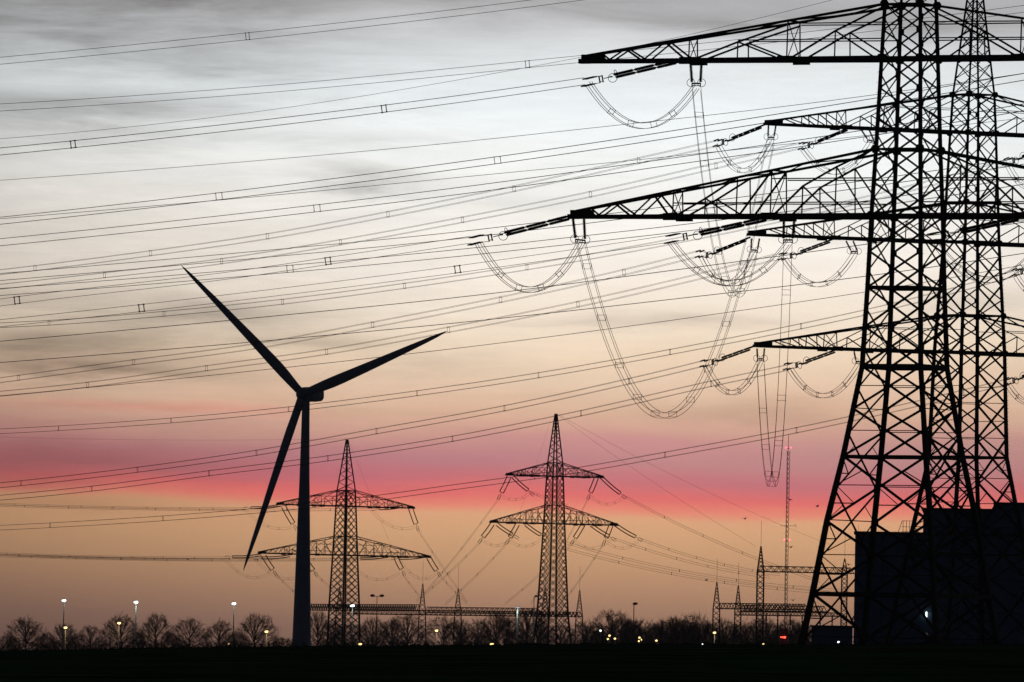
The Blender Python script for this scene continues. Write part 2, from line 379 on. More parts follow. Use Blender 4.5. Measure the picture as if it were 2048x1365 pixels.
def arm(T, s, Wf, L, zb, zt, cw, tw, dw, pat=PAT, tip=.45, tipd=.35):
    m = T.m; W0 = Wf(zb); W1 = Wf(zt)
    def B(u, sd): return Vector((s*lerp(W0, L, u), sd*lerp(W0, tipd, u), zb))
    def Tp(u, sd): return Vector((s*lerp(W1, L, u), sd*lerp(W1, tipd*.75, u), lerp(zt, zb+tip, u)))
    def Q(u, fr, sd):
        b, t = B(u, sd), Tp(u, sd); t.x = b.x; tt = (abs(b.x)-W1)/(L-W1); tt = max(0, tt); t = Tp(tt, sd); return b.lerp(t, fr)
    mb = MB()
    for sd in (-1, 1):
        mb.prism(B(0, sd), B(1, sd), cw, SQ, w2=cw*.8); mb.prism(Tp(0, sd), Tp(1, sd), tw, SQ, w2=tw*.8)
    c = mb.obj('crossarm', m, T.e)
    for sd in (-1, 1):
        for (u, a, b) in pat['posts']: bar('arm_post', Q(u, a, sd), Q(u, b, sd), dw*.85, c, m=m)
        for (u, a, u2, b) in pat['diags']: bar('arm_diagonal', Q(u, a, sd), Q(u2, b, sd), dw, c, m=m)
        for k, fz in enumerate(pat['lvz']):
            z = lerp(zb, zt, fz); ue = pat['lvu'][k]
            y0 = Q(0, 0, sd); x1 = Q(ue, 0, sd); bar('arm_rail', Vector((y0.x, y0.y, z)), Vector((x1.x, x1.y, z)), dw*.7, c, m=m)
    for u in pat['frames']:
        bar('arm_cross_strut', Q(u, 0, -1), Q(u, 1, 1), dw*.6, c, m=m); bar('arm_cross_strut', Q(u, 0, 1), Q(u, 1, -1), dw*.6, c, m=m)
        bar('arm_cross_strut', Q(u, 1, -1), Q(u, 1, 1), dw, c, m=m)
        for sd in (-1, 1):
            q0 = Q(u, 0, sd) + Vector((0, sd*cw*.62, -cw*.12)); bar('chord_splice', q0 - Vector((cw*2.0, 0, 0)), q0 + Vector((cw*2.0, 0, 0)), cw*.2, c, 'sq', m, h=cw*1.55)
    pl = pat['plan']
    for k, (u, u2) in enumerate(zip(pl, pl[1:])):
        sg = 1 if k % 2 else -1
        bar('plan_brace', Q(u, 0, sg), Q(u2, 0, -sg), dw*.7, c, m=m); bar('plan_brace', Q(u, 1, sg), Q(u2, 1, -sg), dw*.7, c, m=m)
        bar('plan_brace', Q(u2, 0, -1), Q(u2, 0, 1), dw*.7, c, m=m)
    tp = MB(); t0 = B(1, 1); tp.box((s*(L-.35*cw*3), 0, zb+tip*.45), (cw*4.5, tipd*2+.2, tip+.16)); tp.box((s*(L+cw), 0, zb+.02), (cw*2.2, tipd*1.7, tip*.8))
    tp.obj('arm_tip_plate', m, c)
    return B
def flushgus():
    for (T, c, dx, n, h) in GUS: gusset(T, c, dx, n, h*.62, h)
    GUS.clear()

def settow(T, px0, hy): T.px0 = px0; T.hy = hy
# --- nearest pylon
T1 = Tower(1799.5, 1334.5, 843, -R(26.4), 'transmission_pylon', 'largest and nearest black lattice pylon with two long crossarms, right of the frame', 'pylon', STEEL, 'lattice pylons')
settow(T1, 1799.5, 1334.5)
zy = T1.z_at
prof1 = [(0, 12.0), (zy(1200), 9.95), (zy(1046), 8.4), (zy(915), 6.7), (zy(735), 4.75), (zy(577), 4.3), (zy(433), 4.0), (zy(300), 3.6), (zy(118), 3.15), (zy(10), 2.87)]
lv1 = [0] + [zy(y) for y in (1191, 1046, 915, 820, 735, 656, 577, 505, 433, 367, 300, 238, 178, 118, 62, 10)]
Wf1 = body(T1, prof1, lv1, [(0, .40), (23, .30), (35, .25), (50, .22)], [(0, .18), (20, .155), (35, .13), (50, .11)], horiz=[(zy(1191), .3), (zy(915), .18), (zy(735), .36), (zy(577), .24), (zy(433), .24), (zy(300), .14), (zy(118), .24), (zy(10), .14)], second=zy(736), plates=.5)
pk1 = [zy(10)] + [zy(10)+d for d in (1.7, 3.3, 4.8, 6.2, 7.5, 8.7, 9.8, 10.8, 11.7)]
body(T1, [(zy(10), 2.87), (zy(10)+12, .35)], pk1, [(0, .16)], [(0, .08)], style='zigzag', plates=None)
for s in (-1, 1):
    B1lo = arm(T1, s, Wf1, 27.2, zy(433), zy(300), .35, .19, .13, PAT)
    B1hi = arm(T1, s, Wf1, 26.5, zy(118), zy(10), .35, .19, .13, PATU)
for z in (zy(433), zy(118), zy(300), zy(10)):
    for i in range(4):
        c = corner(Wf1(z), i, z); 
        for dxv, n in ((Vector((1, 0, 0)), Vector((0, 1, 0))), (Vector((0, 1, 0)), Vector((1, 0, 0)))):
            gusset(T1, c + n*math.copysign(.14, c.dot(n)), dxv, n, .68, .6)
for i in range(4):
    bar('leg_foot', corner(6.0, i, -.3), corner(5.95, i, .5), 1.0, T1.e, 'sq', CONC)
b = MB()   # step bolts on the left leg and one inner leg
for i in (0, 1):
    z = 3.0
    while z < zy(120):
        c = corner(Wf1(z), i, z); b.prism(c, c + Vector((-.30 if i == 0 else .30, 0, .0)), .022, SQ); z += .75
b.obj('step_bolts', STEEL, T1.e, kind='stuff')

# --- second pylon, three crossarm levels
T2 = Tower(1928.6, 1337, 1000, R(30), 'transmission_pylon', 'tall three-crossarm lattice pylon standing just behind the nearest one at the right edge', 'pylon', STEEL, 'lattice pylons')
settow(T2, 1928.6, 1337); zy = T2.z_at
prof2 = [(0, 11.2), (zy(1010), 6.2), (zy(915), 4.95), (zy(706), 4.47), (zy(485), 3.54), (zy(265), 2.9), (zy(190), 2.64)]
lv2 = [0] + [zy(y) for y in (1220, 1110, 1010, 915, 840, 775, 706, 655, 600, 543, 485, 430, 376, 320, 266, 228, 190)]
Wf2 = body(T2, prof2, lv2, [(0, .34), (18, .28), (29, .24), (39, .20), (50, .16)], [(0, .17), (20, .15), (35, .12), (50, .09)], horiz=[(zy(1110), .15), (zy(915), .2), (zy(706), .2), (zy(632), .16), (zy(485), .2), (zy(406), .14), (zy(266), .18), (zy(190), .13)], second=zy(800), plates=.42)
pk2 = [zy(190)] + [zy(y) for y in (158, 128, 99, 72, 46, 22, 0, -20, -40, -57, -72, -84)]
body(T2, [(zy(190), 2.64), (zy(-98), .2)], pk2, [(0, .13)], [(0, .065)], style='x', stag=False, plates=None)
for s in (-1, 1):
    arm(T2, s, Wf2, 20.8, zy(267), zy(190), .26, .15, .085, PAT2, tip=.3, tipd=.5)
    arm(T2, s, Wf2, 22.3, zy(487), zy(406), .26, .15, .085, PAT2, tip=.3, tipd=.5)
    arm(T2, s, Wf2, 21.5, zy(707), zy(632), .26, .15, .085, PAT2, tip=.3, tipd=.5)
for y in (267, 190, 487, 406, 707, 632):
    z = zy(y)
    for i in range(4):
        c = corner(Wf2(z), i, z)
        for dxv, n in ((Vector((1, 0, 0)), Vector((0, 1, 0))), (Vector((0, 1, 0)), Vector((1, 0, 0)))):
            gusset(T2, c + n*math.copysign(.12, c.dot(n)), dxv, n, .62, .52)
b = MB()
for i in (1, 3):
    z = 8.0
    while z < zy(500):
        c = corner(Wf2(z), i, z); b.prism(c + Vector((-.2, 0, 0)), c + Vector((.32, .0, .0)), .022, SQ); z += .36
b.obj('step_bolts', STEEL, T2.e, kind='stuff')

# --- two distant pylons
P1 = Tower(686.5, 1315, 3300, R(42), 'transmission_pylon', 'distant lattice pylon just right of the wind turbine tower, the more left of two', 'pylon', STEEL2, 'lattice pylons')
settow(P1, 686.5, 1315); zy = P1.z_at
pf = [(0, 6.8), (zy(1210), 6.15), (zy(1111), 5.1), (zy(1073), 4.7), (zy(1013), 4.1), (zy(981), 3.73)]
n = 26; lvp = [zy(981)*k/n for k in range(n+1)]
WfP1 = body(P1, pf, lvp, [(0, .42), (50, .30)], [(0, .17), (50, .13)], style='double', stag=False, horiz=[(zy(1111), .3), (zy(1073), .2), (zy(1013), .3), (zy(981), .2)], plates=None)
lvk = [zy(981)] + [lerp(zy(981), zy(880), 1-(1-k/14)**1.15) for k in range(1, 15)]
body(P1, [(zy(981), 3.73), (zy(878), .3)], lvk, [(0, .26)], [(0, .12)], style='zigzag', stag=False, plates=None)
for s in (-1, 1):
    arm(P1, s, WfP1, 165/6.896/math.cos(R(42)), zy(1111), zy(1073), .42, .2, .14, PAT, tip=.5, tipd=.6)
    arm(P1, s, WfP1, 131/6.896/math.cos(R(42)), zy(1013), zy(981), .40, .2, .14, PAT2, tip=.5, tipd=.6)
P2 = Tower(1103.5, 1322.5, 3100, R(32), 'transmission_pylon', 'distant lattice pylon with a tall pointed top, standing in the middle of the picture', 'pylon', STEEL2, 'lattice pylons')
settow(P2, 1103.5, 1322.5); zy = P2.z_at
pf = [(0, 8.6), (zy(1230), 6.1), (zy(1200), 5.75), (zy(1048), 4.15), (zy(953), 3.3), (zy(926), 2.95)]
lvp = [0, 5, 9.5] ; z = 9.5
while z < zy(926) - 2.2: z += lerp(2.3, 1.5, z/55); lvp.append(z)
lvp[-1] = zy(926)
WfP2 = body(P2, pf, lvp, [(0, .42), (50, .28)], [(0, .17), (50, .12)], style='double', stag=False, horiz=[(zy(1230), .25), (zy(1048), .3), (zy(1011), .2), (zy(953), .3), (zy(926), .2)], plates=None)
lvk = [zy(926)] + [lerp(zy(926), zy(828), 1-(1-k/14)**1.15) for k in range(1, 15)]
body(P2, [(zy(926), 2.95), (zy(825), .3)], lvk, [(0, .26)], [(0, .11)], style='zigzag', stag=False, plates=None)
for s in (-1, 1):
    arm(P2, s, WfP2, 19.7, zy(1048), zy(1011), .40, .2, .13, PAT, tip=.5, tipd=.6)
    arm(P2, s, WfP2, 14.9, zy(953), zy(926), .38, .2, .13, PAT2, tip=.5, tipd=.6)
flushgus()

# ------------------------------------------------------------------ conductors
def fit(pts):      # smooth curve through photo points: piecewise quadratic (Catmull) on x
    pts = sorted(pts)
    def g(x):
        if len(pts) == 2: (a, b), (c, d) = pts; return b + (d-b)*(x-a)/(c-a)
        k = 0
        while k < len(pts)-2 and x > pts[k+1][0]: k += 1
        def quad(i, x):
            (x0, y0), (x1, y1), (x2, y2) = pts[i:i+3]
            return y0*(x-x1)*(x-x2)/((x0-x1)*(x0-x2)) + y1*(x-x0)*(x-x2)/((x1-x0)*(x1-x2)) + y2*(x-x0)*(x-x1)/((x2-x0)*(x2-x1))
        i1 = max(0, min(k-1, len(pts)-3)); i2 = min(k, len(pts)-3)
        if i1 == i2: return quad(i1, x)
        t = (x - pts[k][0])/(pts[k+1][0]-pts[k][0]); t = max(0, min(1, t)); return quad(i1, x)*(1-t) + quad(i2, x)*t
    return g
SPB = None
def offs(path, i):
    t = (path[min(i+1, len(path)-1)] - path[max(i-1, 0)]).normalized()
    ref = Vector((0, 0, 1)) if abs(t.z) < .97 else Vector((0, 1, 0))
    n = t.cross(ref).normalized(); w = n.cross(t); return t, n, w
def bundle(name, path, label, cat, group, kind=4, gap=.5, gapn=None, r=.02, spacers=(), sp=.05, at=None, sides=4):
    gapn = gap if gapn is None else gapn
    base = path[0]; e = empty(name, base, 0, label=label, cat=cat, group=group)
    if kind == 4: oo = [(-.5, .5), (.5, .5), (-.5, -.5), (.5, -.5)]
    elif kind == 2: oo = [(-.5, 0), (.5, 0)]
    elif kind == '2v': oo = [(0, .5), (0, -.5)]
    else: oo = [(0, 0)]
    fr = [offs(path, i) for i in range(len(path))]
    for a, b in oo:
        mb = MB(); mb.tube([p + f[1]*a*gapn + f[2]*b*gap - base for p, f in zip(path, fr)], r*1.2, sides)
        mb.obj('conductor', WIRE, e)
    for idx in spacers:
        p = path[idx]; t, n, w = fr[idx]
        if kind in (4, '2v'):
            for sg in (-1, 1):
                mb = MB(); c = p + t*sg*.13 + n*sg*gapn*.5*(kind == 4) - base
                mb.prism(c - w*gap*.5, c + w*gap*.5, sp, SQ)
                for h in (-.5, .5): mb.prism(c + w*gap*h - t*.07, c + w*gap*h + t*.07, sp*1.3, SQ)
                mb.obj('spacer', STEEL, e)
            if kind == 4:
                for h in (-.5, .5):
                    mb = MB(); c = p + w*gap*h - base; mb.prism(c - n*gapn*.5, c + n*gapn*.5, sp*.8, SQ); mb.obj('spacer', STEEL, e)
        elif kind == 2:
            mb = MB(); c = p - base; mb.prism(c - n*gapn*.5, c + n*gapn*.5, sp, SQ); mb.obj('spacer', STEEL, e)
    return e
def wire(pts, D0, D1, label, kind=4, gap=.5, gapn=None, r=.02, spc=(), group='conductors strung between the pylons', ext=None, name='conductor_bundle', cat='power line', sp=.05, x0=None, x1=None, n=None):
    g = fit(pts); pts = sorted(pts); xa, xb = pts[0][0], pts[-1][0]
    ea = xa if x0 is None else x0; eb = xb if x1 is None else x1
    n = n or max(12, int(abs(eb-ea)/26))
    xs = [ea + (eb-ea)*i/n for i in range(n+1)]
    sidx = []
    for s in spc:
        k = min(range(len(xs)), key=lambda i: abs(xs[i]-s)); 
        if abs(xs[k]-s) > 1.5: xs.append(s); xs.sort()
    for s in spc: sidx.append(min(range(len(xs)), key=lambda i: abs(xs[i]-s)))
    Dp = lambda x: D0 + (D1-D0)*(x-xa)/(xb-xa)
    # beyond the ends the curve goes on with its end slope
    def gg(x):
        if x < xa: s = (g(xa+30)-g(xa))/30; s2 = s*.55; return g(xa) + (x-xa)*lerp(s, s2, min(1, (xa-x)/900))
        if x > xb: s = (g(xb)-g(xb-30))/30; return g(xb) + (x-xb)*s
        return g(x)
    path = [P(x, gg(x), Dp(x)) for x in xs]
    return bundle(name, path, label, cat, group, kind, gap, gapn, r, sidx, sp)
def sag(p0, D0, p1, D1, ybot, n=40):
    y0, y1 = p0[1], p1[1]
    # y = y0 + b t + c t^2 with its lowest point at ybot
    A, Bq = y1-y0, ybot-y0     # b + c = A ; -b^2/4c = Bq
    # (A-c)^2 = -4 c Bq -> c^2 + (4Bq-2A)c + A^2 = 0
    k = (4*Bq-2*A); c = (-k - math.sqrt(max(0, k*k-4*A*A)))/2; b = A-c
    return [P(lerp(p0[0], p1[0], t), y0+b*t+c*t*t, lerp(D0, D1, t)) for t in [i/n for i in range(n+1)]]

LEFT = -420     # photo x where the wires' modelled length ends, well outside the frame
G1 = 'conductor bundles of the nearest pylon line'; G2 = 'conductor bundles of the three-crossarm pylon line'
c14 = 14/27.0
# circuits of the nearest pylon
Dt = lambda px, py: T1.D_on(px, py)
wire([(0, 303.5), (512, 249), (768, 218), (1012, 185.5), (1168, 163)], Dt(1160, 120)-14, Dt(1360, 124)-3, 'four-wire bundle running left from the strained insulators under the upper crossarm of the nearest pylon', spc=(146, 768), group=G1, x0=LEFT, gap=c14, sp=.07)
wire([(0, 605.5), (34, 601), (512, 544), (656, 522.5), (940, 480)], Dt(1142, 436)-12, Dt(1142, 436)-3, 'four-wire bundle running left from the insulators at the lower crossarm tip of the nearest pylon', spc=(34, 656), group=G1, x0=LEFT, gap=c14, sp=.07)
wire([(0, 647), (283, 616.5), (512, 590), (915, 539), (1338, 478)], Dt(1535, 440)-16, Dt(1535, 440)-4, 'four-wire bundle running left from the inner insulators of the nearest pylon lower crossarm', spc=(283, 915), group=G1, x0=LEFT, gap=c14, sp=.07)
wire([(0, 122), (495, 73), (1012, 13.5), (1400, -38)], 900, 930, 'topmost four-wire bundle crossing the upper left corner of the sky', spc=(495,), group=G1, x0=LEFT, x1=2500, gap=.55, gapn=.1, r=.022)
wire([(0, 215.5), (512, 180.5), (1055, 129), (1650, 67), (2048, 18)], 900, 945, 'second four-wire bundle from the top, passing behind the upper crossarm tip', spc=(1055,), group=G1, x0=LEFT, x1=2500, gap=.56, gapn=.15, r=.021)
wire([(0, 361), (512, 322), (875, 289), (1150, 260), (1650, 203), (2048, 147)], 905, 950, 'dark single line below the upper conductor pairs, passing behind the top jumper loop', kind=2, gapn=.4, r=.02, spc=(875,), group=G1, x0=LEFT, x1=2500)
wire([(0, 442), (438, 393), (920, 331), (1150, 298.5), (1650, 220), (2048, 154)], 905, 950, 'four-wire bundle in the pale middle of the sky above the crossing trio of lines', spc=(438, 995), group=G1, x0=LEFT, x1=2500, gap=.56, r=.021)
wire([(0, 438), (512, 394), (920, 355), (1286, 319), (1700, 275)], 915, 940, 'single thin wire crossing between two bundles in the pale sky', kind=1, r=.024, group='single wires', x0=LEFT, x1=2500, name='earth_wire')
wire([(0, 485), (512, 431), (634, 417), (1012, 370), (1320, 327), (1600, 287), (2048, 215)], 905, 950, 'four-wire bundle dropping under the pale sky with a square spacer left of centre', spc=(634,), group=G1, x0=LEFT, x1=2500, gap=.56, r=.021)
wire([(0, 554.5), (512, 510), (925, 470), (1127, 446), (1400, 412), (1600, 386), (2048, 322)], 905, 950, 'four-wire bundle meeting the lower crossarm tip of the nearest pylon from behind', group=G1, x0=LEFT, x1=2500, gap=.56, r=.021)
wire([(0, 584.5), (512, 544), (580, 538), (920, 506), (1150, 481), (1420, 450), (2048, 362)], 905, 950, 'four-wire bundle crossing the jumper loop under the lower crossarm tip', spc=(580,), group=G1, x0=LEFT, x1=2500, gap=.56, r=.021)
wire([(0, 683), (512, 636), (1012, 584), (1300, 547), (1732, 489), (2048, 445)], 910, 950, 'thick dark single line below the jumper loops, passing above the right pointing blade', kind=2, gapn=.4, r=.026, group=G1, x0=LEFT, x1=2500)
wire([(0, 725.5), (487, 686), (1012, 636), (1300, 604), (1760, 549), (2048, 507)], 910, 950, 'next thick dark single line, closest above the right pointing blade tip', kind=2, gapn=.4, r=.026, group=G1, x0=LEFT, x1=2500)
wire([(0, 792), (500, 743), (1012, 685), (1512, 617), (1727, 585), (2048, 530)], 915, 950, 'single wire crossing behind the right pointing turbine blade', kind=1, r=.026, group='single wires', x0=LEFT, x1=2500, name='earth_wire')
wire([(0, 278), (512, 224), (1012, 143), (1300, 87), (1650, 4), (1790, -32)], 838, 843, 'thin earth wire rising from the left to the peak of the nearest pylon', kind=1, r=.016, group='single wires', x0=LEFT, name='earth_wire')
# circuits of the three-crossarm pylon (they run left and away)
DL = lambda start: start
g2 = 11/22.8
D2t = lambda px, py: T2.D_on(px, py)
def t2w(pts, spc, label, Dl=1118, gn=.4, **k):
    e = pts[-1]; d = D2t(min(e[0]+90, 2100), e[1]) + 7
    wire(pts, Dl, d, label, spc=spc, group=G2, x0=LEFT, gap=g2, gapn=gn, r=.0145, sp=.032, **k)
t2w([(0, 545), (301, 507), (535, 473), (776, 429), (1028, 378), (1277, 322), (1434, 287)], (70, 301, 535, 776, 1028, 1277), 'thin four-wire bundle running left from the upper crossarm tip of the three-crossarm pylon')
t2w([(0, 574), (209, 551), (443, 523), (681, 485), (925, 440), (1181, 389), (1432, 332), (1603, 291)], (209, 443, 681, 925, 1181, 1432), 'thin four-wire bundle from the inner insulators of the upper crossarm of the three-crossarm pylon')
t2w([(0, 651), (98, 646), (328, 628), (565, 604), (810, 572), (1054, 535), (1310, 490), (1527, 446), (2012, 326)], (98, 328, 565, 810, 1054), 'thin four-wire bundle rising right behind the lower crossarm of the nearest pylon', Dl=1160)
t2w([(0, 761), (267, 725), (510, 693), (745, 650), (1001, 600), (1248, 545), (1400, 507)], (37, 267, 510, 745, 1001, 1248), 'thin four-wire bundle running left from the middle crossarm tip of the three-crossarm pylon')
t2w([(0, 788), (175, 770), (413, 737), (653, 704), (897, 660), (1156, 609), (1552, 514)], (175, 413, 653, 897, 1156), 'thin four-wire bundle from the inner insulators of the middle crossarm of the three-crossarm pylon')
t2w([(0, 863), (117, 857), (512, 826), (834, 787), (1077, 751), (1380, 697), (1602, 653), (1723, 627), (2027, 548)], (117, 342, 577, 834, 1077, 1340, 1602), 'thin four-wire bundle crossing in front of the turbine nacelle height and behind both big pylons', Dl=1170, gn=.25)
t2w([(0, 971), (275, 940), (513, 906), (753, 863), (1009, 817), (1258, 763), (1408, 727)], (42, 275, 513, 753, 1009, 1258), 'thin four-wire bundle running left from the lower crossarm tip of the three-crossarm pylon', gn=.25)
t2w([(0, 996), (182, 978), (418, 947), (657, 917), (905, 878), (1162, 827), (1422, 768), (1574, 736)], (182, 418, 657, 905, 1162, 1422), 'thin four-wire bundle from the inner insulators of the lower crossarm of the three-crossarm pylon', gn=.25)
t2w([(0, 1056), (100, 1051), (512, 1022), (747, 997), (900, 976), (1166, 939), (1330, 910), (1593, 861), (1760, 825), (2014, 764)], (100, 326, 1069, 1330, 1593, 1927), 'lowest thin four-wire bundle sweeping down from the right pylons to the pink clouds', Dl=1170, gn=.25)

# ------------------------------------------------------------------ insulators
def shedmesh(units, sheds, rs, rc, Lr=1.0, n=8):
    prof = [(0, .03), (0.012, .03)]
    for u in range(units):
        a = .015 + u*(.97/units); b = a + .97/units - .02
        prof += [(a, rc*1.1), (a+.006, rc*1.1)]
        for k in range(sheds):
            t = lerp(a+.01, b-.01, (k+.5)/sheds); h = (b-a)/sheds*.34
            prof += [(t-h, rc), (t-h*.2, rs), (t+h*.3, rs*.94), (t+h, rc)]
        prof += [(b, rc*1.1), (b+.004, .03)]
    prof.append((1, .03))
    mb = MB(); mb.lathe((0, 0, 0), (0, 0, 1), prof, n); return mb.mesh('insulator_rod', CHINA)
INS3 = shedmesh(3, 14, 1.0, .55); INS1 = shedmesh(1, 16, 1.0, .55); INSF = shedmesh(2, 4, 1.0, .7, n=5)
def ringmesh(r, w, n=20, k=5):
    v = []; f = []
    for i in range(n):
        a = 2*math.pi*i/n
        for j in range(k):
            b = 2*math.pi*j/k; v.append(((r+w*math.cos(b))*math.cos(a), (r+w*math.cos(b))*math.sin(a), w*math.sin(b)))
    for i in range(n):
        for j in range(k): f.append((i*k+j, ((i+1) % n)*k+j, ((i+1) % n)*k+(j+1) % k, i*k+(j+1) % k))
    return mesh('ring', v, f, STEEL)
RING = ringmesh(1, .075)
def rod(me, p, q, rad, parent, name='insulator'):
    return link(name, me, parent, frame(p, q, rad*1.0))
def ring(c, axis, rad, parent):
    z = axis.normalized(); ref = Vector((0, 0, 1)) if abs(z.z) < .9 else Vector((0, 1, 0)); x = ref.cross(z).normalized(); y = z.cross(x)
    return link('corona_ring', RING, parent, Matrix(((x.x*rad, y.x*rad, z.x*rad, c.x), (x.y*rad, y.y*rad, z.y*rad, c.y), (x.z*rad, y.z*rad, z.z*rad, c.z), (0, 0, 0, 1))))
GI = 'strained insulator sets on the crossarms'
def tension(a, Da, b_, Db, cl, label, sep=.28, rad=.12, ringr=.33, pxm=27, near=True, gap=.5, me=None, clamp=1.1):
    A = P(*a, Da); Bp = P(*b_, Db); e = empty('insulator_set', A, 0, label=label, cat='insulator', group=GI)
    d = (Bp-A); t = d.normalized(); n = t.cross(Vector((0, 0, 1))).normalized(); w = n.cross(t)
    me = me or INS3
    for sg in (-1, 1):
        o = (n*.8*sg + w*.62*sg)*sep
        mid = d*.5 + o + Vector((0, 0, -d.length*.012)); rod(me, t*.25 + o, d - t*.15 + o, rad, e)
        if ringr: ring(d - t*(.05 + .5*(sg > 0)) + o, (t + n*.9*sg + Vector((.5, 0, 0))), ringr, e)
    C = P(*cl, Db + (Db-Da)*.25) - A
    mb = MB(); y0 = d + t*.15; L1 = (C - d).length
    mb.prism(d - n*sep, d + n*sep, .10, SQ); mb.prism(d, d + t*L1*.35, .06, SQ)
    yc = d + t*L1*.42
    for s2 in (0, .28): mb.prism(yc + t*s2 + w*gap*.55, yc + t*s2 - w*gap*.55, .11, SQ)
    mb.prism(yc + w*gap*.45, yc + t*.28 + w*gap*.45, .07, SQ); mb.prism(yc - w*gap*.35, yc + t*.28 - w*gap*.35, .05, SQ)
    mb.obj('yoke', STEEL, e)
    for h in (-.5, .5):
        for s2 in (-.5, .5):
            c = C + w*gap*h + n*gap*s2*.8 + t*(.25 if h < 0 else 0)
            mb = MB(); mb.lathe(c - t*clamp*.55, c + t*clamp*.45, [(0, .035), (.1, .06), (.9, .07), (1, .04)], 6)
            mb.prism(yc + t*.28 + w*gap*h + n*gap*s2*.4, c - t*clamp*.4, .035, SQ); mb.obj('dead_end_clamp', STEEL, e)
    return e
def support(t1, t2, b1, b2, D, label, rad=.14, ringr=.30, me=None):
    A = P(*t1, D); e = empty('jumper_support', A, 0, label=label, cat='insulator', group='short hanging insulator pairs')
    q = [P(*p, D) - A for p in (t1, t2, b1, b2)]
    rod(me or INS1, q[0], q[2], rad, e); rod(me or INS1, q[1], q[3], rad, e)
    if ringr:
        ring(q[2] + Vector((-ringr*.25, 0, 0)), Vector((0, 1, .1)), ringr, e); ring(q[3] + Vector((ringr*.25, 0, 0)), Vector((.1, 1, .05)), ringr, e)
    mb = MB(); mb.prism(q[2] - Vector((0, 0, .05)), q[3] - Vector((0, 0, .05)), .12, SQ); mb.prism(q[2]-Vector((0, 0, .22)), q[3]-Vector((0, 0, .22)), .06, SQ)
    for k in (2, 3): mb.prism(q[k], q[k] - Vector((0, 0, .30)), .08, SQ)
    mb.obj('yoke', STEEL, e)
    return e
GL = 'jumper loops under the crossarms'
def loop(p0, D0, p1, D1, yb, label, gap=.42, gapn=.42, r=.02, n=28, spc=(6, 11, 17, 22), kind=4, cat='jumper cable'):
    path = sag(p0, D0, p1, D1, yb, n)
    return bundle('jumper_loop', path, label, cat, GL, kind, gap, gapn, r, spc, .035)
# nearest pylon
D = Dt(1360, 120)
tension((1358, 122), D, (1222, 154), D-3, (1180, 163), 'long strained insulator pair under the upper crossarm of the nearest pylon', sep=.16, rad=.125)
support((1381, 124), (1403, 124), (1384, 166), (1401, 166), D, 'short hanging insulator pair under the upper crossarm of the nearest pylon')
loop((1177, 167), D-4, (1392, 174), D, 252, 'deep four-wire jumper loop under the upper crossarm of the nearest pylon')
D = Dt(1142, 436)
tension((1144, 434), D, (1003, 470), D-3, (953, 480), 'long strained insulator pair at the lower crossarm tip of the nearest pylon', sep=.16, rad=.125)
support((1146, 438), (1168, 438), (1151, 478), (1170, 480), D, 'short hanging insulator pair at the lower crossarm tip of the nearest pylon')
loop((957, 486), D-4, (1163, 484), D, 580, 'four-wire jumper loop hanging left of centre from the lower crossarm tip')
D = Dt(1540, 438)
tension((1538, 437), D, (1392, 469), D-3, (1346, 477), 'long strained insulator pair in the middle of the nearest pylon lower left crossarm', sep=.16, rad=.125)
support((1568, 436), (1589, 436), (1567, 479), (1585, 479), D, 'short hanging insulator pair in the middle of the nearest pylon lower left crossarm')
loop((1343, 485), D-4, (1577, 486), D, 567, 'wide four-wire jumper loop below the middle of the nearest pylon lower crossarm')
D = Dt(2042, 437)
tension((2042, 436), D, (1915, 465), D-3, (1868, 474), 'long strained insulator pair seen through the second pylon, on the nearest pylon right crossarm', sep=.16, rad=.125)
loop((1868, 482), D-3, (2085, 484), D, 560, 'four-wire jumper loop of the nearest pylon right crossarm, partly behind the lattice')
# three-crossarm pylon
def t2set(attach, end, cl, st, lp, yb, lab):
    D = D2t(*attach)
    tension(attach, D, end, D+7, cl, 'strained insulator pair ' + lab, sep=.27, rad=.088, ringr=.32, gap=.46, clamp=1.0)
    support(*st, D, 'short hanging insulator pair ' + lab, rad=.10, ringr=.28)
    loop(lp[0], D+8, lp[1], D, yb, 'four-wire jumper loop ' + lab, gap=.38, gapn=.38, r=.017)
t2set((1531, 251), (1455, 281), (1436, 286), ((1537, 250), (1552, 250), (1536, 274), (1548, 274)), ((1436, 290), (1542, 281)), 342, 'at the upper crossarm tip of the three-crossarm pylon')
t2set((1703, 256), (1627, 287), (1606, 292), ((1722, 259), (1738, 259), (1735, 279), (1748, 282)), ((1605, 296), (1741, 286)), 345, 'halfway along the upper crossarm of the three-crossarm pylon')
t2set((1500, 477), (1424, 507), (1400, 508), ((1503, 477), (1519, 477), (1502, 499), (1515, 500)), ((1404, 513), (1508, 505)), 567, 'at the middle crossarm tip of the three-crossarm pylon')
t2set((1668, 480), (1592, 508), (1566, 513), ((1692, 482), (1706, 482), (1702, 502), (1715, 503)), ((1568, 517), (1709, 508)), 570, 'halfway along the middle crossarm of the three-crossarm pylon')
t2set((1508, 695), (1435, 721), (1409, 727), ((1514, 697), (1529, 697), (1515, 717), (1527, 717)), ((1412, 732), (1521, 721)), 786, 'at the lower crossarm tip of the three-crossarm pylon')
t2set((1678, 700), (1603, 727), (1576, 733), ((1708, 703), (1722, 704), (1712, 722), (1726, 724)), ((1580, 738), (1719, 728)), 792, 'halfway along the lower crossarm of the three-crossarm pylon')
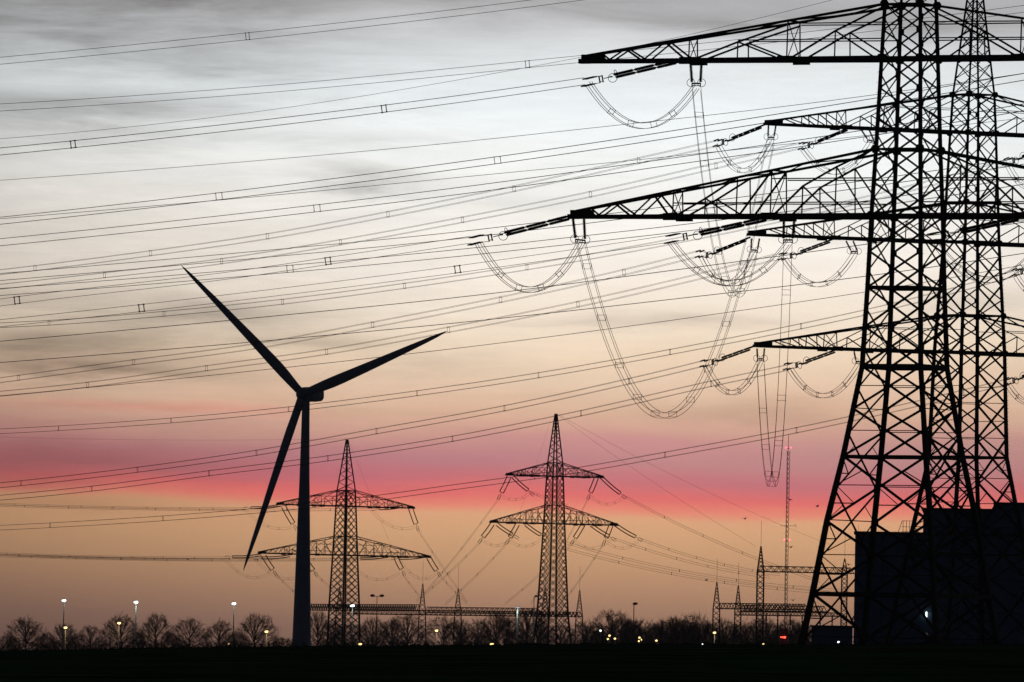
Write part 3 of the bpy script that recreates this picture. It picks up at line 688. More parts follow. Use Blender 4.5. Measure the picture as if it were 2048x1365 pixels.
for (x, y, yb, lab) in ((2014, 326, 375, 'upper'), (2030, 548, 590, 'middle'), (2014, 766, 806, 'lower')):
    D = D2t(2100, y)
    loop((x, y), D+7, (x+95, y-8), D, yb, 'four-wire jumper loop at the right picture edge under the %s right crossarm' % lab, gap=.38, gapn=.38, r=.017)
    tension((x+90, y-38), D, (x+22, y-8), D+6, (x+2, y-3), 'strained insulator pair at the right picture edge under the %s right crossarm' % lab, sep=.27, rad=.088, ringr=.32, gap=.46)
# slack spans from the nearest pylon down and up to the second one
GD = 'slack spans between the two big pylons'
def slack(p0, p1, yb, lab, spc):
    path = sag(p0, Dt(*p0), p1, D2t(*p1), yb, 64)
    bundle('slack_span', path, lab, 'power line', GD, 4, .42, .62, .0165, spc, .035)
slack((1162, 486), (1541, 284), 832, 'long slack four-wire span dipping widest, from the lower crossarm tip of the nearest pylon', (2, 7, 13, 19, 25, 31, 37, 43, 49, 55, 60))
slack((1393, 176), (1507, 506), 590, 'slack four-wire span dropping steeply from the hanging pair under the nearest pylon upper crossarm', (3, 9, 16, 24, 32, 40, 50, 58))
slack((1576, 488), (1521, 724), 968, 'narrow V shaped slack four-wire span hanging left of the mast', (4, 9, 15, 22, 30, 38, 45, 52, 58))

# ------------------------------------------------------------------ distant insulators and wires
def far_ins(a, b_, D, label, sep=.35, rad=.14, dD=0, me=INSF):
    A = P(*a, D); Bp = P(*b_, D+dD); e = empty('insulator_set', A, 0, label=label, cat='insulator', group='insulator sets on the distant pylons')
    d = Bp-A; t = d.normalized()
    n = Vector((0, 1, 0)).cross(t).normalized()
    for sg in (-1, 1):
        mb = MB(); nseg = 6; pts = [d*(k/nseg) + n*sg*sep + Vector((0, 0, -math.sin(math.pi*k/nseg)*d.length*.03)) for k in range(nseg+1)]
        mb.tube(pts, rad, 5); mb.obj('insulator', CHINA, e)
    mb = MB(); mb.prism(d - n*sep*1.2, d + n*sep*1.2, .16, SQ); mb.prism(d, d + t*.9, .12, SQ)
    for sg in (-1, 1): mb.prism(d + t*.8 + n*sg*.3, d + t*2.2 + n*sg*.3, .14, SQ)
    mb.obj('yoke', STEEL, e); return e
def fl(p, dp, D, label, yb, D1=None, r=.026, kind='2v'):
    path = sag(p, D, dp, D1 or D, yb, 18); bundle('jumper_loop', path, label, 'jumper cable', 'jumper loops on the distant pylons', kind, .6, None, r, (5, 9, 13), .05)
A1, A2 = 3300, 3100
for (a, b_, lp) in [((820, 1013), (832, 1048), 'steep insulator set at the upper right arm tip of the left distant pylon'), ((806, 1013), (758, 1018), 'nearly level insulator set at the upper right arm tip of the left distant pylon'),
        ((562, 1011), (502, 1016), 'nearly level insulator set at the upper left arm tip beside the falling blade'), ((567, 1013), (586, 1047), 'steep insulator set at the upper left arm tip of the left distant pylon'),
        ((857, 1115), (873, 1141), 'steep insulator set at the lower right arm tip of the left distant pylon'), ((851, 1113), (797, 1117), 'nearly level insulator set at the lower right arm tip of the left distant pylon'),
        ((791, 1113), (803, 1138), 'steep insulator set halfway along the lower right arm of the left distant pylon'), ((776, 1113), (721, 1117), 'nearly level insulator set halfway along the lower right arm of the left distant pylon'),
        ((523, 1110), (465, 1114), 'nearly level insulator set at the lower left arm tip crossing the blade tip'), ((528, 1113), (545, 1139), 'steep insulator set at the lower left arm tip of the left distant pylon'),
        ((580, 1112), (522, 1116), 'nearly level insulator set halfway along the lower left arm of the left distant pylon'), ((606, 1113), (626, 1141), 'steep insulator set just right of the turbine tower')]:
    far_ins(a, b_, A1, lp, sep=.28 if a[0]-b_[0] > 30 else .62, rad=.15)
for (a, b_, lp) in [((1018, 954), (1003, 985), 'left hanging insulator set at the upper left arm tip of the middle pylon'), ((1026, 954), (1056, 981), 'right hanging insulator set at the upper left arm tip of the middle pylon'),
        ((1193, 955), (1181, 985), 'left hanging insulator set at the upper right arm tip of the middle pylon'), ((1202, 954), (1240, 987), 'right hanging insulator set at the upper right arm tip of the middle pylon'),
        ((985, 1048), (966, 1074), 'left hanging insulator set at the lower left arm tip of the middle pylon'), ((994, 1049), (1024, 1069), 'right hanging insulator set at the lower left arm tip of the middle pylon'),
        ((1035, 1049), (1020, 1075), 'left hanging insulator set halfway along the lower left arm of the middle pylon'), ((1051, 1049), (1081, 1070), 'right hanging insulator set halfway along the lower left arm of the middle pylon'),
        ((1166, 1050), (1150, 1076), 'left hanging insulator set halfway along the lower right arm of the middle pylon'), ((1182, 1050), (1218, 1073), 'right hanging insulator set halfway along the lower right arm of the middle pylon'),
        ((1222, 1051), (1212, 1076), 'left hanging insulator set at the lower right arm tip of the middle pylon'), ((1230, 1049), (1271, 1074), 'right hanging insulator set at the lower right arm tip of the middle pylon')]:
    far_ins(a, b_, A2, lp, sep=.40 if b_[0] > a[0] else .55, rad=.15)
for k, (a, b_, yb) in enumerate([((742, 1021), (829, 1054), 1058), ((490, 1020), (583, 1055), 1058), ((708, 1136), (800, 1145), 1160), ((800, 1122), (872, 1148), 1158), ((450, 1119), (540, 1146), 1156), ((512, 1120), (602, 1152), 1158)]):
    fl(a, b_, A1, ['thin jumper loop under the upper right arm of the left distant pylon', 'thin jumper loop left of the falling blade', 'thin jumper loop beside the body of the left distant pylon', 'thin jumper loop at the lower right arm tip of the left distant pylon', 'thin jumper loop around the falling blade tip', 'thin jumper loop just left of the turbine tower'][k], yb)
for k, (a, b_, yb) in enumerate([((1001, 991), (1062, 985), 1000), ((1179, 991), (1249, 993), 1009), ((965, 1080), (1026, 1074), 1092), ((1019, 1082), (1085, 1076), 1093), ((1149, 1082), (1224, 1078), 1097), ((1211, 1082), (1280, 1080), 1097)]):
    fl(a, b_, A2, ['thin jumper loop under the upper left arm of the middle pylon', 'thin jumper loop under the upper right arm of the middle pylon', 'thin jumper loop at the lower left arm tip of the middle pylon', 'thin jumper loop close left of the middle pylon body', 'thin jumper loop close right of the middle pylon body', 'thin jumper loop at the lower right arm tip of the middle pylon'][k], yb)
GF = 'conductors of the distant pylons'
def fwire(a, b_, lab, s=None, D0=3200, D1=3200, kind='2v', spc=(5, 10, 15), r=.026, n=20, yb=None):
    # shallow sag below the straight chord
    path = []
    for i in range(n+1):
        t = i/n; y = lerp(a[1], b_[1], t) + 4*(s or 0)*t*(1-t); path.append(P(lerp(a[0], b_[0], t), y, lerp(D0, D1, t)))
    bundle('conductor_bundle' if kind != 1 else 'earth_wire', path, lab, 'power line', GF, kind, .55, None, r, spc, .09)
for a, b_, s, lab in [((492, 1018), (-300, 994), 6, 'far wire pair running left from the upper left arm tip of the left distant pylon'), ((748, 1019), (-300, 998), 9, 'far wire pair passing behind the turbine tower from the upper right arm'),
        ((452, 1116), (-300, 1091), 7, 'far wire pair running left from the lower left arm tip of the left distant pylon'), ((512, 1119), (-300, 1093), 8, 'far wire pair running left just under the lower left arm tip'),
        ((712, 1118), (-300, 1096), 9, 'far wire pair passing behind the turbine tower from the inner lower arm'), ((786, 1118), (-300, 1098), 11, 'far wire pair from the lower right arm tip passing the left distant pylon body')]:
    fwire(a, b_, lab, s, A1, A1+500, r=.045, n=36, spc=(3, 6, 9, 12, 15, 18, 21, 24, 27))
fwire((695, 878), (-300, 862), 'faint earth wire running left from the peak of the left distant pylon', 9, A1, A1+500, kind=1, spc=(), r=.025)
for a, b_, lab in [((834, 1058), (935, 1205), 'far wire pair dropping right from the upper right arm of the left distant pylon'), ((804, 1146), (850, 1206), 'far wire pair dropping to the gantry beam below the lower right arm'),
        ((876, 1147), (934, 1207), 'far wire pair dropping to the gantry from the lower right arm tip'), ((546, 1144), (612, 1204), 'far wire pair dropping behind the turbine tower'), ((628, 1145), (680, 1190), 'far wire pair dropping toward the left distant pylon body'),
        ((699, 885), (790, 1110), 'faint earth wire dropping right from the peak of the left distant pylon')]:
    fwire(a, b_, lab, 2, A1, A1-60, spc=(6, 12) if 'pair' in lab else (), kind='2v' if 'pair' in lab else 1, r=.024 if 'pair' in lab else .016)
for a, b_, s, lab in [((1001, 992), (846, 1190), 6, 'far wire pair dropping left from the upper left arm of the middle pylon'), ((965, 1080), (832, 1203), 4, 'far wire pair dropping left from the lower left arm tip of the middle pylon'),
        ((1019, 1082), (890, 1209), 4, 'far wire pair dropping to the left gantry from the inner lower left arm'), ((1179, 992), (1062, 1208), 6, 'far wire pair crossing behind the middle pylon from its upper right arm'),
        ((1149, 1083), (1010, 1208), 4, 'far wire pair dropping left under the inner lower right arm'), ((1211, 1083), (1120, 1212), 4, 'far wire pair dropping left from the lower right arm tip of the middle pylon'),
        ((1100, 845), (1020, 1080), 4, 'faint earth wire dropping left from the peak of the middle pylon')]:
    fwire(a, b_, lab, s, A2, 3260, spc=(5, 10, 15) if 'pair' in lab else (), kind='2v' if 'pair' in lab else 1, r=.024 if 'pair' in lab else .014)
for a, b_, s, lab in [((1251, 994), (1640, 1163), 11, 'far wire pair running down right to the tall gantry from the upper right arm'), ((1282, 1079), (1560, 1150), 9, 'far wire pair running right from the lower right arm tip of the middle pylon'),
        ((1229, 1078), (1540, 1155), 9, 'far wire pair running right from the inner lower right arm of the middle pylon'), ((1132, 1086), (1700, 1182), 18, 'far wire pair running right from behind the middle pylon body'),
        ((1132, 1098), (1660, 1186), 15, 'lowest far wire pair running right from behind the middle pylon body'), ((1060, 984), (1135, 1012), 1, 'short far wire pair crossing the middle pylon body')]:
    fwire(a, b_, lab, s, A2, 2850, spc=(4, 8, 12, 16), r=.034)
for a, b_, s, lab in [((1114, 829), (1512, 1093), 8, 'faint earth wire from the peak of the middle pylon to the tall gantry peak'), ((1114, 828), (1660, 1090), 12, 'faint earth wire from the peak of the middle pylon running farther right')]:
    fwire(a, b_, lab, s, A2, 2850, kind=1, spc=(), r=.02)

# ------------------------------------------------------------------ wind turbine
DT = 3100; pxm = F/DT
hub = P(606, 789, DT); foot = P(602.6, 1314, DT); foot.z = 0
T = empty('wind_turbine', foot, 0, label='dark wind turbine with one blade hanging straight down, left of centre', cat='wind turbine')
top = Vector((P(611.5, 805, DT).x - foot.x, 0, P(611.5, 805, DT).z))
H = top.z + .9
prof = [(0, 2.8), (.03, 2.7), (.11, 2.5), (.26, 2.2), (.38, 1.98), (.54, 1.70), (.70, 1.38), (.88, 1.14), (1, 1.04)]
mb = MB()
for (t0, ra), (t1, rb) in zip(prof, prof[1:]): pass
mb.lathe(Vector((0, 0, 0)), Vector((0, 0, H)), [(t, r) for t, r in prof], 32); mb.obj('tower', TURB, T, smooth=True)
yaw = R(31.5)
ax = Vector((-math.sin(yaw), -math.cos(yaw), 0))     # rotor looks to the left and toward the camera
side_ = Vector((math.cos(yaw), -math.sin(yaw), 0))
hc = hub - foot
nb = MB(); c0 = hc - ax*1.4; c1 = hc - ax*8.5
Lx = side_; 
rings = [(0, 1.7, 1.7), (.08, 2.0, 1.95), (.5, 2.1, 2.05), (.85, 1.9, 1.85), (1, 1.4, 1.4)]
vv = []; ff = []; sec = [(math.copysign(abs(math.cos(a))**.5, math.cos(a)), math.copysign(abs(math.sin(a))**.5, math.sin(a))) for a in [2*math.pi*(i+.5)/16 for i in range(16)]]
for t, w_, h_ in rings:
    for x, z in sec: vv.append(c0.lerp(c1, t) + Lx*x*w_ + Vector((0, 0, z*h_ + .1)))
for j in range(len(rings)-1):
    for i in range(16): ff.append((j*16+i, j*16+(i+1) % 16, (j+1)*16+(i+1) % 16, (j+1)*16+i))
ff += [tuple(range(16))[::-1], tuple(64+i for i in range(16))]
link('nacelle', mesh('nacelle', vv, ff, TURB), T)
hb = MB(); hb.lathe(hc - ax*1.5, hc + ax*2.2, [(0, 1.6), (.15, 1.95), (.55, 1.9), (.8, 1.35), (.95, .55), (1, .1)], 20); hb.obj('hub', TURB, T, smooth=True)
def blade(phi, lk=1.0):
    cone = R(5.5); rad = (Vector((0, 0, 1))*math.cos(phi) + side_*math.sin(phi)); rad = (rad*math.cos(cone) + ax*math.sin(cone)).normalized()
    tang = ax.cross(rad).normalized(); nrm = rad.cross(tang)
    Rl = lk*370/pxm/math.cos(cone)
    st = [(.02, 2.5, 2.4, 0), (.05, 2.6, 2.3, 0), (.09, 2.9, 1.8, .05), (.14, 3.25, 1.2, .14), (.2, 3.45, .9, .2), (.27, 3.4, .7, .22), (.38, 3.1, .5, .2), (.5, 2.75, .38, .18), (.62, 2.35, .28, .14), (.74, 1.95, .2, .1), (.85, 1.5, .14, .06), (.93, 1.05, .1, .03), (.975, .55, .06, 0), (1, .12, .03, -.05)]
    vv = []; ff = []; n = 14
    for t, ch, th, off in st:
        tw = R(lerp(9, -1, min(1, t*1.15)))
        cdir = tang*math.cos(tw) + nrm*math.sin(tw); tdir = nrm*math.cos(tw) - tang*math.sin(tw)
        c = hc + ax*.2 + rad*(t*Rl) + ax*(t*t*1.2)
        for i in range(n):
            a = 2*math.pi*i/n; x = math.cos(a)*.5; y = math.sin(a)*.5
            if t > .1: y *= (1 - .55*max(0, -x*2)**1.0) 
            vv.append(c + cdir*(x*ch*.85 - off) + tdir*(y*th))
    for j in range(len(st)-1):
        for i in range(n): ff.append((j*n+i, j*n+(i+1) % n, (j+1)*n+(i+1) % n, (j+1)*n+i))
    ff += [tuple(range(n))[::-1], tuple((len(st)-1)*n+i for i in range(n))]
    link('blade', mesh('blade', vv, ff, BLADE, True), T)
for ph, lk in ((-46, 1.0), (71.2, 1.045), (196.5, 1.0)): blade(R(ph), lk)

# ------------------------------------------------------------------ guyed mast with red lights
DM = 5200; mb_ = P(1569.5, 1330, DM); mb_.z = 0; q = F/DM
Mst = empty('radio_mast', mb_, 0, label='slender distant lattice mast carrying two levels of red lights', cat='mast')
topz = P(1577, 893, DM).z; w = .75
for i in range(3):
    a = 2*math.pi*i/3 + .3; o = Vector((math.cos(a)*w, math.sin(a)*w, 0)); bar('leg', o, o + Vector((0, 0, topz-2)), .18, Mst, 'oct', STEEL2)
z = 20; k = 0; zz = MB()
while z < topz - 4:
    for i in range(3):
        a = 2*math.pi*i/3 + .3; b_ = 2*math.pi*((i+1) % 3)/3 + .3
        zz.prism(Vector((math.cos(a)*w, math.sin(a)*w, z)), Vector((math.cos(b_)*w, math.sin(b_)*w, z+2.2)), .12, SQ)
    z += 2.2
zz.obj('lattice_bracing', STEEL2, Mst, kind='stuff')
bar('antenna_spike', Vector((0, 0, topz-3)), Vector((0, 0, P(1578, 871, DM).z)), .22, Mst, 'oct', STEEL2)
za = P(1573, 1052, DM).z
bar('antenna_arm', Vector((-3.0, 0, za)), Vector((4.0, 0, za)), .16, Mst, 'oct', STEEL2)
bar('antenna_arm', Vector((4.0, 0, za-.6)), Vector((4.0, 0, za+.9)), .16, Mst, 'oct', STEEL2)
def ball(c, r, name, m, parent, seg=10):
    mb = MB(); mb.lathe(c - Vector((0, 0, r)), c + Vector((0, 0, r)), [(.5-.5*math.cos(math.pi*k/6), max(.02, r*math.sin(math.pi*k/6))) for k in range(7)], seg); return mb.obj(name, m, parent, True)
for y in (896, 1080):
    z = P(1574, y, DM).z
    for sg in (-1, 1): ball(Vector((sg*1.15, -1.0, z)), .36, 'red_light', RED, Mst)
    bar('lamp_bracket', Vector((-1.2, -.9, z-.3)), Vector((1.2, -.9, z-.3)), .12, Mst, 'sq', STEEL2)

# ------------------------------------------------------------------ substation gantries
def column(px, ytop, yrod, ybeam, D, parent, wtop=.12, wbeam=1.9, wbase=2.7, th=.28):
    b0 = P(px, hor(px), D); b0.z = 0; L0 = b0 - parent.location
    zb = P(px, ybeam, D).z; zt = P(px, ytop, D).z; zr = P(px, yrod, D).z
    mb = MB(); prof = [(0, wbase), (zb, wbeam), (zt, wtop)]
    for i in range(4):
        for (z0, w0), (z1, w1) in zip(prof, prof[1:]): mb.prism(L0 + corner(w0/2, i, z0), L0 + corner(w1/2, i, z1), th, SQ, w2=th if z1 < zt else th*.7)
    c = mb.obj('column', STEEL2, parent)
    lv = [0]; 
    while lv[-1] < zt - 1.0: lv.append(lv[-1] + max(.75, plf(prof, lv[-1])*.82))
    lv[-1] = zt
    for k, (z0, z1) in enumerate(zip(lv, lv[1:])):
        for i in range(4):
            j = (i+1) % 4
            bar('brace', L0 + corner(plf(prof, z0)/2, i, z0), L0 + corner(plf(prof, z1)/2, j, z1), th*.5, c, 'sq', STEEL2)
            if i % 2 == 0: bar('brace', L0 + corner(plf(prof, z0)/2, j, z0), L0 + corner(plf(prof, z1)/2, i, z1), th*.5, c, 'sq', STEEL2)
    bar('lightning_rod', L0 + Vector((0, 0, zt-.3)), L0 + Vector((0, 0, zr)), .07, parent, 'oct', STEEL2)
    return zb
def beam(pa, pb, D0, D1, parent, hpx=11, th=.27, wid=1.3, step=2.0):
    A = P(*pa, D0) - parent.location; Bq = P(*pb, D1) - parent.location; Bq.z = A.z = (A.z+Bq.z)/2 if abs(A.z-Bq.z) < .6 else A.z
    h = hpx/(F/D0); d = Bq - A; n = max(3, int(d.length/step)); t = d.normalized(); s = t.cross(Vector((0, 0, 1))).normalized()
    mb = MB()
    for sg in (-1, 1):
        mb.prism(A + s*sg*wid/2, Bq + s*sg*wid/2, th, SQ)
        mb.prism(A + t*step*.5 + s*sg*wid*.5 + Vector((0, 0, h)), Bq - t*step*.5 + s*sg*wid*.5 + Vector((0, 0, h)), th*.8, SQ)
    c = mb.obj('beam', STEEL2, parent)
    for k in range(n):
        for sg in (-1, 1):
            p0 = A + d*(k/n) + s*sg*wid/2; p1 = A + d*((k+.5)/n) + s*sg*wid*.5 + Vector((0, 0, h)); p2 = A + d*((k+1)/n) + s*sg*wid/2
            bar('brace', p0, p1, th*.5, c, 'sq', STEEL2); bar('brace', p1, p2, th*.5, c, 'sq', STEEL2)
    return A, d
GG = 'lattice gantries of the substation'
def gantry(px, D, label): 
    b0 = P(px, hor(px), D); b0.z = 0; return empty('substation_gantry', b0, 0, label=label, cat='gantry', group=GG)
g = gantry(843, 3350, 'gantry whose long beam starts behind the turbine tower, with one spired column')
column(843, 1168, 1122, 1224, 3350, g); column(677, 1176, 1150, 1222, 3420, g)
beam((612, 1219), (836, 1224), 3440, 3350, g, 12)
g = gantry(914, 3330, 'gantry with the spired column halfway between the two distant pylons')
column(914, 1178, 1131, 1226, 3330, g); column(1088, 1174, 1150, 1226, 3300, g)
beam((853, 1225), (1076, 1229), 3330, 3300, g, 11)
g = gantry(1157, 3260, 'gantry ending in the spired column just right of the middle pylon')
column(1157, 1181, 1134, 1234, 3260, g)
beam((1046, 1233), (1160, 1234), 3290, 3260, g, 9)
beam((700, 1228), (1046, 1233), 3340, 3290, g, 9)
g = gantry(1431, 2900, 'leftmost low gantry of the right hand group, with the slim spired column')
column(1431, 1165, 1118, 1218, 2900, g, wbeam=1.7, wbase=1.7); beam((1437, 1218), (1612, 1220), 2900, 2880, g, 11, step=1.9)
g = gantry(1474, 2960, 'low gantry with the second spired column from the left of the right hand group')
column(1474, 1172, 1126, 1222, 2960, g, wbeam=1.6, wbase=1.7); beam((1484, 1222), (1650, 1224), 2960, 2940, g, 11, step=1.9); beam((1474, 1231), (1680, 1233), 3050, 3030, g, 7, step=1.9)
g = gantry(1518, 2750, 'tallest gantry with a high beam reaching behind the nearest pylon leg')
column(1518, 1093, 1042, 1146, 2750, g, wbeam=1.6, wbase=1.6, th=.34); column(1686, 1118, 1072, 1146, 2750, g, wbeam=1.3, wbase=1.4)
beam((1518, 1144), (1706, 1147), 2750, 2760, g, 11, step=1.95)
# busbar supports hanging and standing below the right gantries
for k, (x, y) in enumerate([(1532, 1226), (1555, 1226), (1580, 1228), (1604, 1230), (1640, 1226), (1664, 1230)]):
    b0 = P(x, 1262, 2820); b0.z = 0
    e = empty('post_insulator', b0, 0, label='slim post insulator under the right hand gantries, %s of the row' % ['leftmost', 'second from the left', 'third from the left', 'third from the right', 'second from the right', 'rightmost'][k], cat='insulator', group='post insulators under the right gantries')
    zt = P(x, y, 2820).z
    bar('stand', (0, 0, 0), (0, 0, zt*.45), .35, e, 'sq', STEEL2); mb = MB()
    mb.lathe((0, 0, zt*.45), (0, 0, zt), [(0, .14)] + [(.05+.9*i/16, .22 if i % 2 else .12) for i in range(17)] + [(1, .14)], 6); mb.obj('insulator', CHINA, e)
# transformers at the foot of the gantries
def transformer(px, D, w, h, label):
    b0 = P(px, hor(px), D); b0.z = 0; e = empty('transformer', b0, 0, label=label, cat='transformer', group='transformers by the gantries')
    mb = MB(); mb.box((0, 0, h/2+.3), (w, w*.7, h)); mb.box((0, 0, h+.36), (w*1.08, w*.76, .12)); mb.obj('tank', CLAD2, e)
    for sg in (-1, 1):
        mb = MB()
        for k in range(6): mb.box((sg*(w/2+.35), (k-2.5)*w*.11, h*.55), (.6, .05, h*.7))
        mb.obj('radiator', CLAD2, e)
    for k in (-1, 0, 1):
        mb = MB(); mb.lathe((k*w*.3, 0, h+.4), (k*w*.42, 0, h+2.3), [(0, .14)] + [(.05+.9*i/12, .20 if i % 2 else .1) for i in range(13)] + [(1, .08)], 6); mb.obj('bushing', CHINA, e)
    mb = MB(); mb.lathe((-w*.35, -w*.2, h+1.2), (w*.35, -w*.2, h+1.2), [(0, .35), (.03, .42), (.97, .42), (1, .35)], 10); mb.prism((0, -w*.2, h+.3), (0, -w*.2, h+1), .15, SQ); mb.obj('conservator', CLAD2, e)
transformer(744, 3360, 3.2, 4.2, 'dark transformer box behind the crest under the double headed lamp')
transformer(798, 3370, 2.6, 4.0, 'dark transformer box left of the spired column between the distant pylons')
transformer(690, 3400, 3.4, 4.6, 'dark transformer behind the left distant pylon legs')

# ------------------------------------------------------------------ industrial building
DB = 1320; s_ = F/DB
def bx(x0, x1, ytop, D, depth):   # footprint between photo columns
    a = P(x0, hor(x0), D); b = P(x1, hor(x1), D); z = P(x0, ytop, D).z
    return a.x, b.x, z
xa, xb, zA = bx(1706, 2230, 1063, DB, 60)
Bd = empty('industrial_building', (xa, DB, 0), -R(2.6), label='large dark blue industrial hall with a stepped flat roof behind the two big pylons', cat='building')
def hall(x0, x1, z, y0, y1, name='wall', m=CLAD):
    mb = MB(); mb.box(((x0+x1)/2-xa, (y0+y1)/2-DB, z/2), (x1-x0, y1-y0, z)); return mb.obj(name, m, Bd)
w1 = hall(xa, xb, zA-.25, DB+.15, DB+60)
xc, xd, zB = bx(1832, 2300, 1016, DB+12, 40); hall(xc, xd, zB-.2, DB+12, DB+52)
xe, xf, zC = bx(1976, 2300, 1005, DB+10, 30); hall(xe, xf, zC-.2, DB+10, DB+48.5)
for (x0, x1, z, y) in ((xa, xb, zA, DB), (xc, xd, zB, DB+11.9), (xe, xf, zC, DB+9.9)):
    mb = MB(); mb.box(((x0+x1)/2-xa, y-DB, z-.15), (x1-x0+.3, .5, .34)); mb.box((x0-xa, y-DB+15, z-.15), (.3, 30, .34)); mb.obj('parapet', CLAD2, Bd)
# cladding panels as separate sheets, joints recessed
pw = 2.4; n = int((xb-xa)/pw); pm = {}
rows = [(.3, 4.6), (4.65, 8.9), (8.95, 13.1), (13.15, zA-.35)]
for j, (z0, z1) in enumerate(rows):
    mb = MB(); mb.box((0, 0, 0), (pw-.05, .08, z1-z0)); me = mb.mesh('panel', CLAD)
    for i in range(n): link('wall_panel', me, w1, Matrix.Translation((pw*(i+.5), .09 + random.uniform(-.015, .015), (z0+z1)/2)))
for k, dx_ in enumerate((3.2, 14.6)):
    bar('downpipe', (dx_, -.12, .2), (dx_, -.12, zA-.4), .12, Bd, 'sq', CLAD2)
mb = MB(); mb.box((8.0, -.06, 2.1), (3.6, .14, 4.0)); mb.obj('roller_door', CLAD2, Bd)
for k in range(3):
    mb = MB(); mb.box((16.5+k*3.4, 8, zA+.25), (1.0, 1.0, .7)); mb.box((16.5+k*3.4, 8, zA+.65), (1.3, 1.3, .12)); mb.obj('roof_vent', CLAD2, Bd)
# roof rail
rl = MB(); rx0 = P(1797, 1063, DB+6).x-xa; rx1 = P(1823, 1063, DB+6).x-xa; zr = P(1800, 1042, DB+6).z
for x in [rx0 + .25 + (rx1-rx0)*k/4 for k in range(5)]: bar('roof_railing', (x, 6, zA-.1), (x, 6, zr), .06, Bd, 'sq', CLAD2)
for f_ in (1.0, .5, .12): bar('roof_railing', (rx0+.1, 6, lerp(zA, zr, f_)), (rx1, 6, lerp(zA, zr, f_)), .05, Bd, 'sq', CLAD2)
bar('roof_railing', (rx0-.4, 6, zA-.2), (rx0+.15, 6, zr), .07, Bd, 'sq', CLAD2)
bar('roof_antenna', (P(1716, 1063, DB).x-xa, 2, zA-.2), (P(1716, 1063, DB).x-xa, 2, P(1716, 1050, DB).z), .035, Bd, 'oct', POLE)
for x in (1860, 1876, 1892, 1915, 1930): bar('roof_antenna', (P(x, 1016, DB+14).x-xa, 14, zB-.3), (P(x, 1016, DB+14).x-xa, 14, zB + .4 + (x % 7)*.12), .035, Bd, 'oct', POLE)
# wall lamp: lit vertical tube on the hall front, not a window
pL = P(1853, 1229.5, DB-.3); mb = MB(); mb.box((pL.x-xa, pL.y-DB, pL.z), (.16, .12, .62))
mb.obj('wall_lamp_tube', WHITEL, Bd)
mb = MB(); pq = P(1854, 1268, DB-.3); mb.box((pq.x-xa, pq.y-DB, pq.z), (.22, .1, .5)); mb.obj('window_pane', mat('dim_glass', (.05, .05, .05), .2, emit=(.5, .45, .35), es=.08), Bd)
# low annex
xg, xh, zG = bx(1622, 1700, 1251, 1290, 20)
An = empty('low_annex', (xg, 1290, 0), -R(2.4), label='low flat roofed annex at the left foot of the dark industrial hall', cat='building')
mb = MB(); mb.box(((xh-xg)/2, 10, zG/2), (xh-xg, 20, zG-.2)); mb.obj('wall', CLAD, An)
mb = MB(); mb.box(((xh-xg)/2, 10, zG-.08), (xh-xg+.4, 20.4, .2)); mb.obj('roof', CLAD2, An)
for k in range(3):
    mb = MB(); mb.box((.6+(xh-xg-1.2)*(k+.5)/3, -.03, zG*.55), (.9, .06, .8)); mb.obj('window', CLAD2, An)

